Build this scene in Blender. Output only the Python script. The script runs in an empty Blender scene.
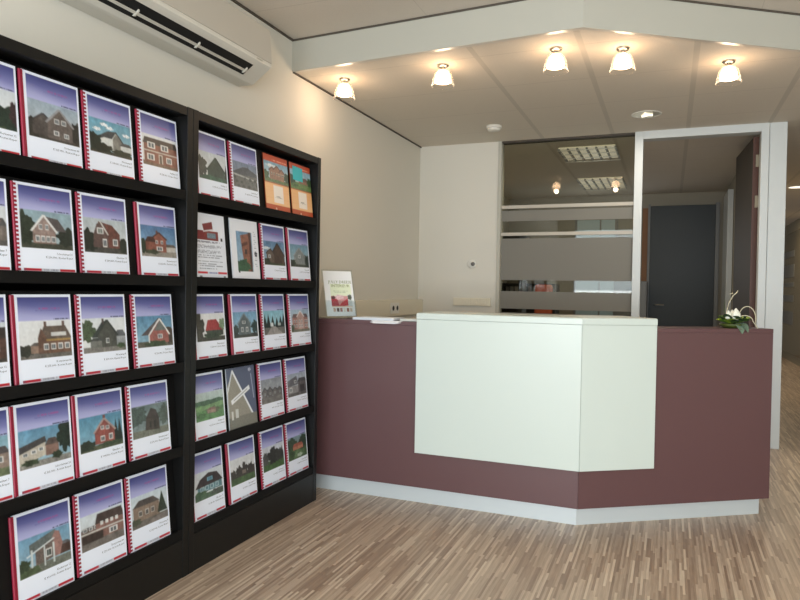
import bpy, bmesh, math, random
import numpy as np
from mathutils import Vector, Matrix

scene = bpy.context.scene
COL = scene.collection
random.seed(7)

# ------------------------------------------------------------------ helpers
def lin(c):
    c = c / 255.0
    return c / 12.92 if c <= 0.04045 else ((c + 0.055) / 1.055) ** 2.4

def rgb(r, g, b):
    return (lin(r), lin(g), lin(b), 1.0)

def mat(name, col, rough=0.5, metal=0.0, spec=0.5, bump=0.0, bscale=200.0, var=0.0, vscale=4.0):
    m = bpy.data.materials.new(name)
    m.use_nodes = True
    nt = m.node_tree
    b = nt.nodes['Principled BSDF']
    b.inputs['Base Color'].default_value = col
    b.inputs['Roughness'].default_value = rough
    b.inputs['Metallic'].default_value = metal
    b.inputs['Specular IOR Level'].default_value = spec
    tc = nt.nodes.new('ShaderNodeTexCoord')
    if var > 0:
        n = nt.nodes.new('ShaderNodeTexNoise')
        n.inputs['Scale'].default_value = vscale
        n.inputs['Detail'].default_value = 4
        nt.links.new(tc.outputs['Object'], n.inputs['Vector'])
        r = nt.nodes.new('ShaderNodeValToRGB')
        r.color_ramp.elements[0].color = [c * (1 - var) for c in col[:3]] + [1]
        r.color_ramp.elements[1].color = [min(1, c * (1 + var)) for c in col[:3]] + [1]
        nt.links.new(n.outputs['Fac'], r.inputs['Fac'])
        nt.links.new(r.outputs['Color'], b.inputs['Base Color'])
    if bump > 0:
        n = nt.nodes.new('ShaderNodeTexNoise')
        n.inputs['Scale'].default_value = bscale
        nt.links.new(tc.outputs['Object'], n.inputs['Vector'])
        bp = nt.nodes.new('ShaderNodeBump')
        bp.inputs['Strength'].default_value = bump
        bp.inputs['Distance'].default_value = 0.002
        nt.links.new(n.outputs['Fac'], bp.inputs['Height'])
        nt.links.new(bp.outputs['Normal'], b.inputs['Normal'])
    return m

def emit_mat(name, col, strength):
    m = mat(name, col, 0.4)
    b = m.node_tree.nodes['Principled BSDF']
    b.inputs['Emission Color'].default_value = col
    b.inputs['Emission Strength'].default_value = strength
    return m

def glass_mat(name, tint, gloss_rough=0.0, base=0.04, ior=1.5):
    """thin clear pane: transparent with a fresnel mirror on top"""
    m = bpy.data.materials.new(name)
    m.use_nodes = True
    nt = m.node_tree
    nt.nodes.clear()
    out = nt.nodes.new('ShaderNodeOutputMaterial')
    mix = nt.nodes.new('ShaderNodeMixShader')
    tr = nt.nodes.new('ShaderNodeBsdfTransparent')
    gl = nt.nodes.new('ShaderNodeBsdfGlossy')
    fr = nt.nodes.new('ShaderNodeFresnel')
    ad = nt.nodes.new('ShaderNodeMath')
    ad.operation = 'ADD'
    ad.inputs[1].default_value = base
    fr.inputs['IOR'].default_value = ior
    tr.inputs['Color'].default_value = tint
    gl.inputs['Roughness'].default_value = gloss_rough
    nt.links.new(fr.outputs[0], ad.inputs[0])
    nt.links.new(ad.outputs[0], mix.inputs[0])
    nt.links.new(tr.outputs[0], mix.inputs[1])
    nt.links.new(gl.outputs[0], mix.inputs[2])
    nt.links.new(mix.outputs[0], out.inputs[0])
    return m

def bell_glass(name):
    m = bpy.data.materials.new(name)
    m.use_nodes = True
    nt = m.node_tree
    nt.nodes.clear()
    out = nt.nodes.new('ShaderNodeOutputMaterial')
    lw = nt.nodes.new('ShaderNodeLayerWeight')
    lw.inputs['Blend'].default_value = 0.25
    mu = nt.nodes.new('ShaderNodeMath'); mu.operation = 'MULTIPLY_ADD'
    mu.inputs[1].default_value = 0.22; mu.inputs[2].default_value = 0.03
    tr = nt.nodes.new('ShaderNodeBsdfTransparent')
    tl = nt.nodes.new('ShaderNodeBsdfTranslucent')
    tl.inputs['Color'].default_value = (.9, .88, .84, 1)
    mx = nt.nodes.new('ShaderNodeMixShader')
    nt.links.new(lw.outputs['Facing'], mu.inputs[0])
    nt.links.new(mu.outputs[0], mx.inputs[0])
    nt.links.new(tr.outputs[0], mx.inputs[1])
    nt.links.new(tl.outputs[0], mx.inputs[2])
    nt.links.new(mx.outputs[0], out.inputs[0])
    return m

def link(name, me, parent=None):
    o = bpy.data.objects.new(name, me)
    COL.objects.link(o)
    if parent:
        o.parent = parent
    return o

class MB:
    """collects shapes into one mesh"""
    def __init__(self):
        self.bm = bmesh.new()
    def box(self, x0, x1, y0, y1, z0, z1, bev=0.0, mi=0):
        r = bmesh.ops.create_cube(self.bm, size=1)
        vs = r['verts']
        for v in vs:
            v.co = Vector((x0 + (v.co.x + .5) * (x1 - x0), y0 + (v.co.y + .5) * (y1 - y0), z0 + (v.co.z + .5) * (z1 - z0)))
        fs = set(f for v in vs for f in v.link_faces)
        for f in fs:
            f.material_index = mi
        if bev > 0:
            es = list(set(e for v in vs for e in v.link_edges))
            bmesh.ops.bevel(self.bm, geom=es, offset=bev, segments=2, affect='EDGES', profile=0.5)
        return self
    def prism(self, pts, z0, z1, bev=0.0, top_only=False):
        """polygon in plan extruded in z"""
        a = [self.bm.verts.new((p[0], p[1], z0)) for p in pts]
        b = [self.bm.verts.new((p[0], p[1], z1)) for p in pts]
        n = len(pts)
        fs = [self.bm.faces.new(a[::-1]), self.bm.faces.new(b)]
        for i in range(n):
            fs.append(self.bm.faces.new((a[i], a[(i + 1) % n], b[(i + 1) % n], b[i])))
        if bev > 0:
            es = list(set(e for f in (fs[1:2] if top_only else fs) for e in f.edges))
            bmesh.ops.bevel(self.bm, geom=es, offset=bev, segments=3, affect='EDGES', profile=0.5)
        return self
    def profile(self, pts, y0, y1):
        """polygon in x,z extruded along y"""
        a = [self.bm.verts.new((p[0], y0, p[1])) for p in pts]
        b = [self.bm.verts.new((p[0], y1, p[1])) for p in pts]
        n = len(pts)
        self.bm.faces.new(a)
        self.bm.faces.new(b[::-1])
        for i in range(n):
            self.bm.faces.new((a[i], b[i], b[(i + 1) % n], a[(i + 1) % n]))
        return self
    def lathe(self, prof, n=32, c=(0, 0, 0), cap=False):
        rings = []
        for r, z in prof:
            rings.append([self.bm.verts.new((c[0] + r * math.cos(2 * math.pi * i / n), c[1] + r * math.sin(2 * math.pi * i / n), c[2] + z)) for i in range(n)])
        for k in range(len(rings) - 1):
            for i in range(n):
                j = (i + 1) % n
                self.bm.faces.new((rings[k][i], rings[k][j], rings[k + 1][j], rings[k + 1][i]))
        if cap:
            self.bm.faces.new(rings[0])
            self.bm.faces.new(rings[-1])
        return self
    def tube(self, pts, rads, n=8):
        pts = [Vector(p) for p in pts]
        if not hasattr(rads, '__len__'):
            rads = [rads] * len(pts)
        rings = []
        up = Vector((0.13, 0.21, 0.97))
        for k, p in enumerate(pts):
            t = (pts[min(k + 1, len(pts) - 1)] - pts[max(k - 1, 0)]).normalized()
            a = t.cross(up)
            if a.length < 1e-4:
                a = t.cross(Vector((1, 0, 0)))
            a.normalize()
            b = t.cross(a)
            rings.append([self.bm.verts.new(p + (a * math.cos(2 * math.pi * i / n) + b * math.sin(2 * math.pi * i / n)) * rads[k]) for i in range(n)])
        for k in range(len(rings) - 1):
            for i in range(n):
                j = (i + 1) % n
                self.bm.faces.new((rings[k][i], rings[k][j], rings[k + 1][j], rings[k + 1][i]))
        self.bm.faces.new(rings[0][::-1])
        self.bm.faces.new(rings[-1])
        return self
    def quad(self, *p):
        self.bm.faces.new([self.bm.verts.new(q) for q in p])
        return self
    def xform(self, M):
        bmesh.ops.transform(self.bm, matrix=M, verts=self.bm.verts)
        return self
    def mesh(self, name, m, smooth=False):
        bmesh.ops.recalc_face_normals(self.bm, faces=self.bm.faces)
        me = bpy.data.meshes.new(name)
        self.bm.to_mesh(me)
        self.bm.free()
        for x in (m if isinstance(m, (list, tuple)) else [m]):
            me.materials.append(x)
        if smooth:
            for p in me.polygons:
                p.use_smooth = True
        return me
    def build(self, name, m, parent=None, smooth=False, label=None):
        o = link(name, self.mesh(name, m, smooth), parent)
        if label:
            o['label'] = label
        return o

def tag(o, label=None, cat=None, group=None, kind=None):
    if label: o['label'] = label
    if cat: o['category'] = cat
    if group: o['group'] = group
    if kind: o['kind'] = kind
    return o

def thing(name, label, cat, loc=(0, 0, 0), rot=(0, 0, 0), group=None, kind=None):
    o = bpy.data.objects.new(name, None)
    o.empty_display_size = 0.05
    COL.objects.link(o)
    o.location = loc
    o.rotation_euler = rot
    return tag(o, label, cat, group, kind)

def struct(o, label):
    o['kind'] = 'structure'
    o['label'] = label
    return o

def text_mesh(name, lines, size, m, align='RIGHT', spacing=1.0):
    cu = bpy.data.curves.new(name, 'FONT')
    cu.body = '\n'.join(lines)
    cu.size = size
    cu.align_x = align
    cu.resolution_u = 1
    cu.space_line = spacing
    ob = bpy.data.objects.new(name, cu)
    COL.objects.link(ob)
    dg = bpy.context.evaluated_depsgraph_get()
    me = bpy.data.meshes.new_from_object(ob.evaluated_get(dg))
    bpy.data.objects.remove(ob)
    bpy.data.curves.remove(cu)
    me.materials.clear()
    me.materials.append(m)
    me.name = name
    return me

# ------------------------------------------------------------------ materials
M = {}
M['wall'] = mat('painted_wall', rgb(216, 212, 200), 0.75, bump=0.15, bscale=350)
M['white_paint'] = mat('white_painted_metal', rgb(202, 206, 204), 0.4)
M['fascia'] = mat('fascia_paint', rgb(184, 181, 168), 0.6)
M['gap'] = mat('ceiling_shadow_gap', rgb(80, 72, 62), 0.7)
M['black'] = mat('black_laminate', rgb(17, 17, 16), 0.4, spec=0.3, var=0.1, vscale=30)
M['black_inner'] = mat('black_matt_board', rgb(13, 13, 13), 0.6, spec=0.2)
M['maroon'] = mat('aubergine_laminate', rgb(96, 66, 67), 0.40, spec=0.6, bump=0.04, bscale=600)
M['cream'] = mat('white_laminate', rgb(207, 216, 208), 0.3, spec=0.45)
M['alu'] = mat('brushed_aluminium', rgb(208, 215, 217), 0.42, metal=0.3)
M['steel'] = mat('satin_steel', rgb(190, 185, 175), 0.3, metal=1.0)
M['plastic'] = mat('white_plastic', rgb(225, 222, 212), 0.35)
M['ac'] = mat('air_conditioner_plastic', rgb(194, 187, 174), 0.28)
M['ac_low'] = mat('air_conditioner_lower_plastic', rgb(214, 210, 198), 0.4)
M['dark'] = mat('dark_recess', rgb(22, 22, 22), 0.6)
M['trunk'] = mat('beige_trunking', rgb(222, 214, 192), 0.45)
M['trunk_dim'] = mat('dull_hinge', rgb(150, 140, 120), 0.5)
M['paper'] = mat('white_paper', rgb(232, 236, 240), 0.5)
M['red'] = mat('red_binding_plastic', rgb(142, 20, 50), 0.4)
M['ink'] = mat('printed_ink', rgb(60, 60, 64), 0.6)
M['glass'] = glass_mat('clear_glass', (0.82, 0.82, 0.76, 1), base=0.0)
M['lampglass'] = bell_glass('lamp_clear_glass')
M['acrylic'] = glass_mat('clear_acrylic', (0.95, 0.97, 0.97, 1), base=0.01)
M['door_dark'] = mat('dark_grey_door', rgb(37, 41, 39), 0.45)
M['door_brown'] = mat('dark_brown_door_veneer', rgb(46, 36, 22), 0.55, var=0.15, vscale=6)
M['door_edge'] = mat('red_brown_door_edge', rgb(76, 38, 19), 0.5)
M['orange'] = mat('orange_fabric', rgb(205, 105, 75), 0.8)
M['grey'] = mat('grey_cabinet', rgb(140, 140, 138), 0.5)
M['dkgrey'] = mat('charcoal_cabinet', rgb(58, 58, 58), 0.5)
M['orange_wall'] = mat('ochre_panel', rgb(150, 105, 70), 0.6)
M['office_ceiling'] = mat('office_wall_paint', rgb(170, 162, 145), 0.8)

def attr_mat(name, rough):
    m = mat(name, (1, 1, 1, 1), rough)
    nt = m.node_tree
    a = nt.nodes.new('ShaderNodeAttribute')
    a.attribute_name = 'print'
    nt.links.new(a.outputs['Color'], nt.nodes['Principled BSDF'].inputs['Base Color'])
    return m
M['print'] = attr_mat('printed_cover', 0.28)

def film_mat():
    m = bpy.data.materials.new('frosted_film')
    m.use_nodes = True
    nt = m.node_tree
    nt.nodes.clear()
    out = nt.nodes.new('ShaderNodeOutputMaterial')
    d = nt.nodes.new('ShaderNodeBsdfDiffuse')
    t = nt.nodes.new('ShaderNodeBsdfTranslucent')
    mx = nt.nodes.new('ShaderNodeMixShader')
    d.inputs['Color'].default_value = rgb(166, 162, 153)
    t.inputs['Color'].default_value = rgb(186, 185, 176)
    mx.inputs[0].default_value = 0.45
    nt.links.new(d.outputs[0], mx.inputs[1])
    nt.links.new(t.outputs[0], mx.inputs[2])
    nt.links.new(mx.outputs[0], out.inputs[0])
    return m
M['film'] = film_mat()

# narrow strip parquet, strips run along y
def floor_mat():
    m = mat('strip_parquet', rgb(150, 125, 105), 0.36, spec=0.45)
    nt = m.node_tree
    N, L = nt.nodes, nt.links
    b = N['Principled BSDF']
    tc = N.new('ShaderNodeTexCoord')
    sp = N.new('ShaderNodeSeparateXYZ')
    L.new(tc.outputs['Object'], sp.inputs[0])
    def math_(op, a, bb=None):
        n = N.new('ShaderNodeMath')
        n.operation = op
        for i, v in enumerate((a, bb)):
            if v is None: continue
            if isinstance(v, (int, float)): n.inputs[i].default_value = v
            else: L.new(v, n.inputs[i])
        return n.outputs[0]
    row = math_('FLOOR', math_('DIVIDE', sp.outputs['X'], 0.0105))
    wn = N.new('ShaderNodeTexWhiteNoise')
    wn.noise_dimensions = '1D'
    L.new(row, wn.inputs['W'])
    cell = math_('FLOOR', math_('ADD', math_('DIVIDE', sp.outputs['Y'], 0.26), math_('MULTIPLY', wn.outputs['Value'], 7.0)))
    cb = N.new('ShaderNodeCombineXYZ')
    L.new(row, cb.inputs[0]); L.new(cell, cb.inputs[1])
    w2 = N.new('ShaderNodeTexWhiteNoise')
    w2.noise_dimensions = '2D'
    L.new(cb.outputs[0], w2.inputs['Vector'])
    ramp = N.new('ShaderNodeValToRGB')
    e = ramp.color_ramp.elements
    e[0].position = 0.0; e[0].color = rgb(152, 129, 110)
    e[1].position = 1.0; e[1].color = rgb(216, 197, 174)
    for pos, c in ((0.12, rgb(164, 141, 121)), (0.5, rgb(182, 160, 138)), (0.85, rgb(198, 176, 154))):
        k = e.new(pos); k.color = c
    L.new(w2.outputs['Value'], ramp.inputs['Fac'])
    gn = N.new('ShaderNodeTexNoise')
    mp = N.new('ShaderNodeMapping')
    mp.inputs['Scale'].default_value = (180, 9, 1)
    L.new(tc.outputs['Object'], mp.inputs[0]); L.new(mp.outputs[0], gn.inputs['Vector'])
    gn.inputs['Scale'].default_value = 1.0
    mx = N.new('ShaderNodeMix')
    mx.data_type = 'RGBA'; mx.blend_type = 'MULTIPLY'
    mx.inputs[0].default_value = 0.35
    L.new(ramp.outputs['Color'], mx.inputs[6]); L.new(gn.outputs['Color'], mx.inputs[7])
    r2 = N.new('ShaderNodeMix'); r2.data_type = 'RGBA'; r2.blend_type = 'MULTIPLY'; r2.inputs[0].default_value = 0.0
    L.new(ramp.outputs['Color'], b.inputs['Base Color'])
    gr = N.new('ShaderNodeMix'); gr.data_type = 'RGBA'; gr.blend_type = 'OVERLAY'; gr.inputs[0].default_value = 0.35
    bw = N.new('ShaderNodeRGBToBW')
    L.new(gn.outputs['Color'], bw.inputs[0])
    L.new(ramp.outputs['Color'], gr.inputs[6]); L.new(bw.outputs[0], gr.inputs[7])
    L.new(gr.outputs[2], b.inputs['Base Color'])
    return m
M['floor'] = floor_mat()

def ceil_mat(name, xs0, xstep, xw, ys0, ystep, yw, base, band, line):
    m = mat(name, base, 0.8)
    nt = m.node_tree
    N, L = nt.nodes, nt.links
    b = N['Principled BSDF']
    tc = N.new('ShaderNodeTexCoord')
    sp = N.new('ShaderNodeSeparateXYZ')
    L.new(tc.outputs['Object'], sp.inputs[0])
    def stripe(sock, off, step, w):
        a = N.new('ShaderNodeMath'); a.operation = 'SUBTRACT'; L.new(sock, a.inputs[0]); a.inputs[1].default_value = off - w / 2
        f = N.new('ShaderNodeMath'); f.operation = 'FLOORED_MODULO'; L.new(a.outputs[0], f.inputs[0]); f.inputs[1].default_value = step
        g = N.new('ShaderNodeMath'); g.operation = 'LESS_THAN'; L.new(f.outputs[0], g.inputs[0]); g.inputs[1].default_value = w
        return g.outputs[0]
    s1 = stripe(sp.outputs['X'], xs0, xstep, xw)
    gt = N.new('ShaderNodeMath'); gt.operation = 'GREATER_THAN'; L.new(sp.outputs['X'], gt.inputs[0]); gt.inputs[1].default_value = 0.9
    ml = N.new('ShaderNodeMath'); ml.operation = 'MULTIPLY'; L.new(s1, ml.inputs[0]); L.new(gt.outputs[0], ml.inputs[1]); s1 = ml.outputs[0]
    s2 = stripe(sp.outputs['Y'], ys0, ystep, yw)
    ns = N.new('ShaderNodeTexNoise'); ns.inputs['Scale'].default_value = 120
    L.new(tc.outputs['Object'], ns.inputs['Vector'])
    m0 = N.new('ShaderNodeMix'); m0.data_type = 'RGBA'
    L.new(ns.outputs['Fac'], m0.inputs[0])
    m0.inputs[6].default_value = [c * 0.94 for c in base[:3]] + [1]
    m0.inputs[7].default_value = [c * 1.05 for c in base[:3]] + [1]
    m1 = N.new('ShaderNodeMix'); m1.data_type = 'RGBA'
    L.new(s2, m1.inputs[0]); L.new(m0.outputs[2], m1.inputs[6]); m1.inputs[7].default_value = line
    m2 = N.new('ShaderNodeMix'); m2.data_type = 'RGBA'
    L.new(s1, m2.inputs[0]); L.new(m1.outputs[2], m2.inputs[6]); m2.inputs[7].default_value = band
    L.new(m2.outputs[2], b.inputs['Base Color'])
    return m
M['ceil_low'] = ceil_mat('ceiling_tiles', 1.81, 0.61, 0.034, 3.89, 0.62, 0.008, rgb(216, 208, 194), rgb(200, 193, 180), rgb(202, 194, 181))
M['ceil_high'] = ceil_mat('ceiling_panels', 0.95, 1.8, 0.004, 1.1, 2.2, 0.006, rgb(214, 206, 194), rgb(198, 190, 178), rgb(198, 190, 178))

# ------------------------------------------------------------------ setting
ZL, ZH, YB = 2.652, 2.856, 6.16
struct(MB().box(-0.15, 6.0, -2.6, 16.2, -0.05, 0.0).build('floor', M['floor']), 'narrow strip parquet floor in brown tones')
struct(MB().box(-0.15, 0.0, -2.6, 10.2, 0.0, 3.0).build('wall_left', M['wall']), 'off-white left wall')

F0, F1, F2 = (0.0, 3.755), (1.85, 3.635), (2.964, 4.384)
k = 3.036 / 1.114
F3 = (6.0, 4.384 + 0.749 * k)
def offs(p, d):
    return (p[0], p[1] + d)
t = 0.03
struct(MB().prism([F0, F1, F2, F3, (6.0, 16.2), (0.0, 16.2)], ZL, ZL + 0.03).build('ceiling.001', M['ceil_low']), 'lowered tiled ceiling over the reception desk')
struct(MB().prism([(0, -2.6), (6.0, -2.6), offs(F3, 0.06), offs(F2, 0.06), offs(F1, 0.06), offs(F0, 0.06)], ZH, ZH + 0.03).build('ceiling', M['ceil_high']), 'higher ceiling at the front of the room')
struct(MB().prism([F0, F1, F2, F3, offs(F3, 0.05), offs(F2, 0.05), offs(F1, 0.05), offs(F0, 0.05)], ZL + 0.0305, ZH - 0.001).build('trim_1', M['fascia']), 'angled bulkhead where the ceiling drops')
# lower edge of the bulkhead closes the tile thickness
struct(MB().prism([offs(F0, -.004), offs(F1, -.004), offs(F2, -.004), offs(F3, -.004), offs(F3, -.0005), offs(F2, -.0005), offs(F1, -.0005), offs(F0, -.0005)], ZL - 0.002, ZH - 0.012).build('trim_2', M['fascia']), 'painted face board of the bulkhead')
struct(MB().prism([offs(F0, -.008), offs(F1, -.008), offs(F2, -.008), offs(F3, -.008), offs(F3, -.0045), offs(F2, -.0045), offs(F1, -.0045), offs(F0, -.0045)], ZH - 0.0125, ZH - 0.0005).build('trim_3', M['gap']), 'dark shadow line along the top of the bulkhead')
struct(MB().box(0.0, 0.012, 3.76, YB, ZL - 0.009, ZL - 0.0005).build('trim_4', M['gap']), 'dark shadow gap between left wall and lowered ceiling')
struct(MB().box(0.0, 0.012, -2.6, 3.74, ZH - 0.012, ZH - 0.0005).build('trim_5', M['gap']), 'dark shadow gap between left wall and high ceiling')

struct(MB().prism([offs(F0, 0), offs(F1, 0), offs(F2, 0), offs(F3, 0), offs(F3, .03), offs(F2, .03), offs(F1, .03), offs(F0, .03)], ZL - 0.0022, ZL - 0.0004).build('trim_12', mat('glossy_edge_strip', rgb(205, 200, 190), .3, spec=.8)), 'glossy edge strip under the bulkhead')
# back partition: solid bit, glazing, door opening, column
struct(MB().box(0.0, 0.785, YB, YB + 0.1, 0.0, ZL).build('wall_back', M['wall']), 'off-white wall behind the desk')
GX0, GX1 = 0.817, 1.998
w = thing('window_1', 'glazed partition with frosted stripes behind the desk', None, (0, 0, 0), kind='structure')
MB().box(0.785, GX0, YB - 0.012, YB + 0.1, 0.0, ZL, 0.003).build('frame_post', M['fascia'], w)
MB().box(GX0, GX1, YB + 0.0, YB + 0.1, ZL - 0.014, ZL).box(GX0, GX1, YB, YB + 0.1, 0.0, 0.1).build('frame_rail', M['gap'], w)
MB().box(GX0, GX1, YB + 0.05, YB + 0.056, 0.1, ZL - 0.014).build('pane', M['glass'], w)
fy0, fy1 = YB + 0.046, YB + 0.0495
for z0, z1 in ((1.905, 2.005), (1.352, 1.742), (1.083, 1.247), (0.62, 1.045), (0.1, 0.55)):
    MB().box(GX0, GX1, fy0, fy1, z0, z1).build('frosted_film', M['film'], w)
for z0, z1 in ((2.022, 2.052), (1.768, 1.798)):
    MB().box(GX0, GX1, YB + 0.03, YB + 0.049, z0, z1).build('glazing_bar', mat('beige_bar', rgb(186, 178, 164), .5), w)

struct(MB().box(GX1, 2.066, YB - 0.02, YB + 0.1, 0.0, ZL, 0.002).build('trim_6', M['white_paint']), 'white post between glazing and doorway')
struct(MB().box(2.066, 2.972, YB - 0.02, YB + 0.1, 2.585, ZL).build('trim_7', M['white_paint']), 'white head of the doorway frame')
struct(MB().box(2.972, 3.03, YB - 0.02, YB + 0.1, 0.0, ZL, 0.002).build('trim_8', M['white_paint']), 'white jamb of the doorway frame')
struct(MB().box(3.033, 3.158, YB - 0.012, YB + 0.14, 0.0, ZL, 0.002).build('trim_9', M['white_paint']), 'white end column at the corridor corner')

# open brown door leaf, hinged on the right jamb
d = thing('door_1', 'tall dark brown door standing open in the doorway', None, (2.972, YB + 0.115, 0), (0, 0, 0), kind='structure')
ang = math.radians(3.6)
R = Matrix.Rotation(ang, 4, 'Z')
MB().box(-0.042, 0.0, 0.006, 0.90, 0.01, 2.57).xform(R).build('door_leaf', M['door_brown'], d)
MB().box(-0.044, 0.001, 0.0, 0.006, 0.01, 2.571).xform(R).build('door_edge', M['door_edge'], d, label='red-brown door edge')
for z in (0.25, 1.98, 2.32):
    MB().box(-0.024, 0.008, -0.012, -0.0005, z, z + 0.1, 0.002).xform(R).build('hinge', M['trunk_dim'], d, label='pale metal hinge')
MB().tube([(-0.043, .83, 1.05), (-0.085, .83, 1.05), (-0.09, .82, 1.05), (-0.09, .71, 1.05)], 0.009).xform(R).build('handle', M['steel'], d)

# office behind the partition
YO = 10.05
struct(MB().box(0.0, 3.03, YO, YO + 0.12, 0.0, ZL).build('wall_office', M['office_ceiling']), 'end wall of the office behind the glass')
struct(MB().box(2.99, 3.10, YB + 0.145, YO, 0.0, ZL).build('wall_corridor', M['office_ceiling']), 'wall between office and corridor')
d = thing('door_2', 'dark grey door at the far end of the office', None, (2.035, YO - 0.004, 0), kind='structure')
MB().box(0.0, 0.83, -0.045, 0.0, 0.005, 2.475, 0.003).build('door_leaf', M['door_dark'], d)
MB().tube([(0.08, -0.046, 1.09), (0.08, -0.09, 1.09), (0.095, -0.095, 1.09), (0.2, -0.095, 1.09)], 0.01).build('handle', M['steel'], d)
MB().box(-0.03, -0.001, -0.05, 0.0, 0, 2.5).box(0.831, 0.88, -0.06, 0.0, 0, 2.5).build('door_frame', M['grey'], d)
struct(MB().box(2.925, 2.985, 8.8, 9.5, 0, ZL - 0.15).build('trim_10', M['white_paint']), 'grey post on the office side wall')
w2 = thing('window_2', 'bright frosted window in the office end wall', None, (0, 0, 0), kind='structure')
MB().box(1.03, 1.56, YO - 0.03, YO - 0.001, 0.85, 2.3).build('pane', emit_mat('daylit_window', rgb(175, 195, 200), 0.10), w2)
MB().box(1.0, 1.03, YO - 0.05, YO - 0.001, 0.82, 2.33).box(1.56, 1.6, YO - 0.05, YO - 0.001, 0.82, 2.33).box(1.35, 1.37, YO - 0.05, YO - 0.031, 0.85, 2.3).build('window_frame', M['grey'], w2)
struct(MB().box(1.93, 2.0, YO - 0.03, YO - 0.001, 1.42, 2.45).build('trim_11', M['orange_wall']), 'ochre strip beside the far door')

# corridor on the right
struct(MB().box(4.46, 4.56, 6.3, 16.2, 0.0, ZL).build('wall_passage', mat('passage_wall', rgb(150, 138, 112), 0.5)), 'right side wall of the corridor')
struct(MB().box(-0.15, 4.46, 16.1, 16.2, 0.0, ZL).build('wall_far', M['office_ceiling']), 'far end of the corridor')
struct(MB().box(4.46, 6.0, 6.2, 6.299, 0.0, ZL).build('wall_corner', M['wall']), 'wall to the right of the corridor mouth')
w3 = thing('window_3', 'corridor glazing with frosted stripes', None, (0, 0, 0), kind='structure')
MB().box(4.44, 4.4595, 12.0, 15.8, 0.15, 2.45).build('pane', mat('dim_glazing', rgb(112, 102, 80), 0.12), w3)
for z0, z1 in ((1.98, 2.1), (1.60, 1.84), (1.42, 1.5), (1.13, 1.26), (0.7, 0.95)):
    MB().box(4.434, 4.4395, 14.15, 15.6, z0, z1).build('frosted_film', M['film'], w3)
struct(MB().box(4.445, 4.4595, 6.4, 11.99, 0.0, 0.08).build('baseboard_right', M['grey']), 'grey skirting along the corridor')

# rest of the room, behind and beside the camera
struct(MB().box(5.9, 6.0, -2.6, 6.199, 0.0, 2.9).build('wall_right', M['wall']), 'right wall of the room')
struct(MB().box(0.0, 5.9, -2.6, -2.5, 0.0, 0.35).box(0.0, 5.9, -2.6, -2.5, 2.6, 2.855).box(0.0, 0.3, -2.6, -2.5, 0.35, 2.6).box(5.6, 5.9, -2.6, -2.5, 0.35, 2.6).build('wall_front', M['wall']), 'shop front wall behind the viewer')
w4 = thing('window_4', 'large shop windows behind the viewer', None, (0, 0, 0), kind='structure')
for x in (0.3, 2.05, 3.8, 5.54):
    MB().box(x, x + 0.06, -2.58, -2.52, 0.35, 2.6).build('window_frame', M['white_paint'], w4)

# ------------------------------------------------------------------ printed covers
SW, SH = 160, 224      # drawing raster
GW, GH = 80, 112       # mesh grid
YY, XX = np.mgrid[0:SH, 0:SW]
U = (XX + 0.5) / SW
V = (YY + 0.5) / SH
rng = np.random.RandomState(3)

def C(r, g, b):
    return np.array([r, g, b], float)

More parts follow.
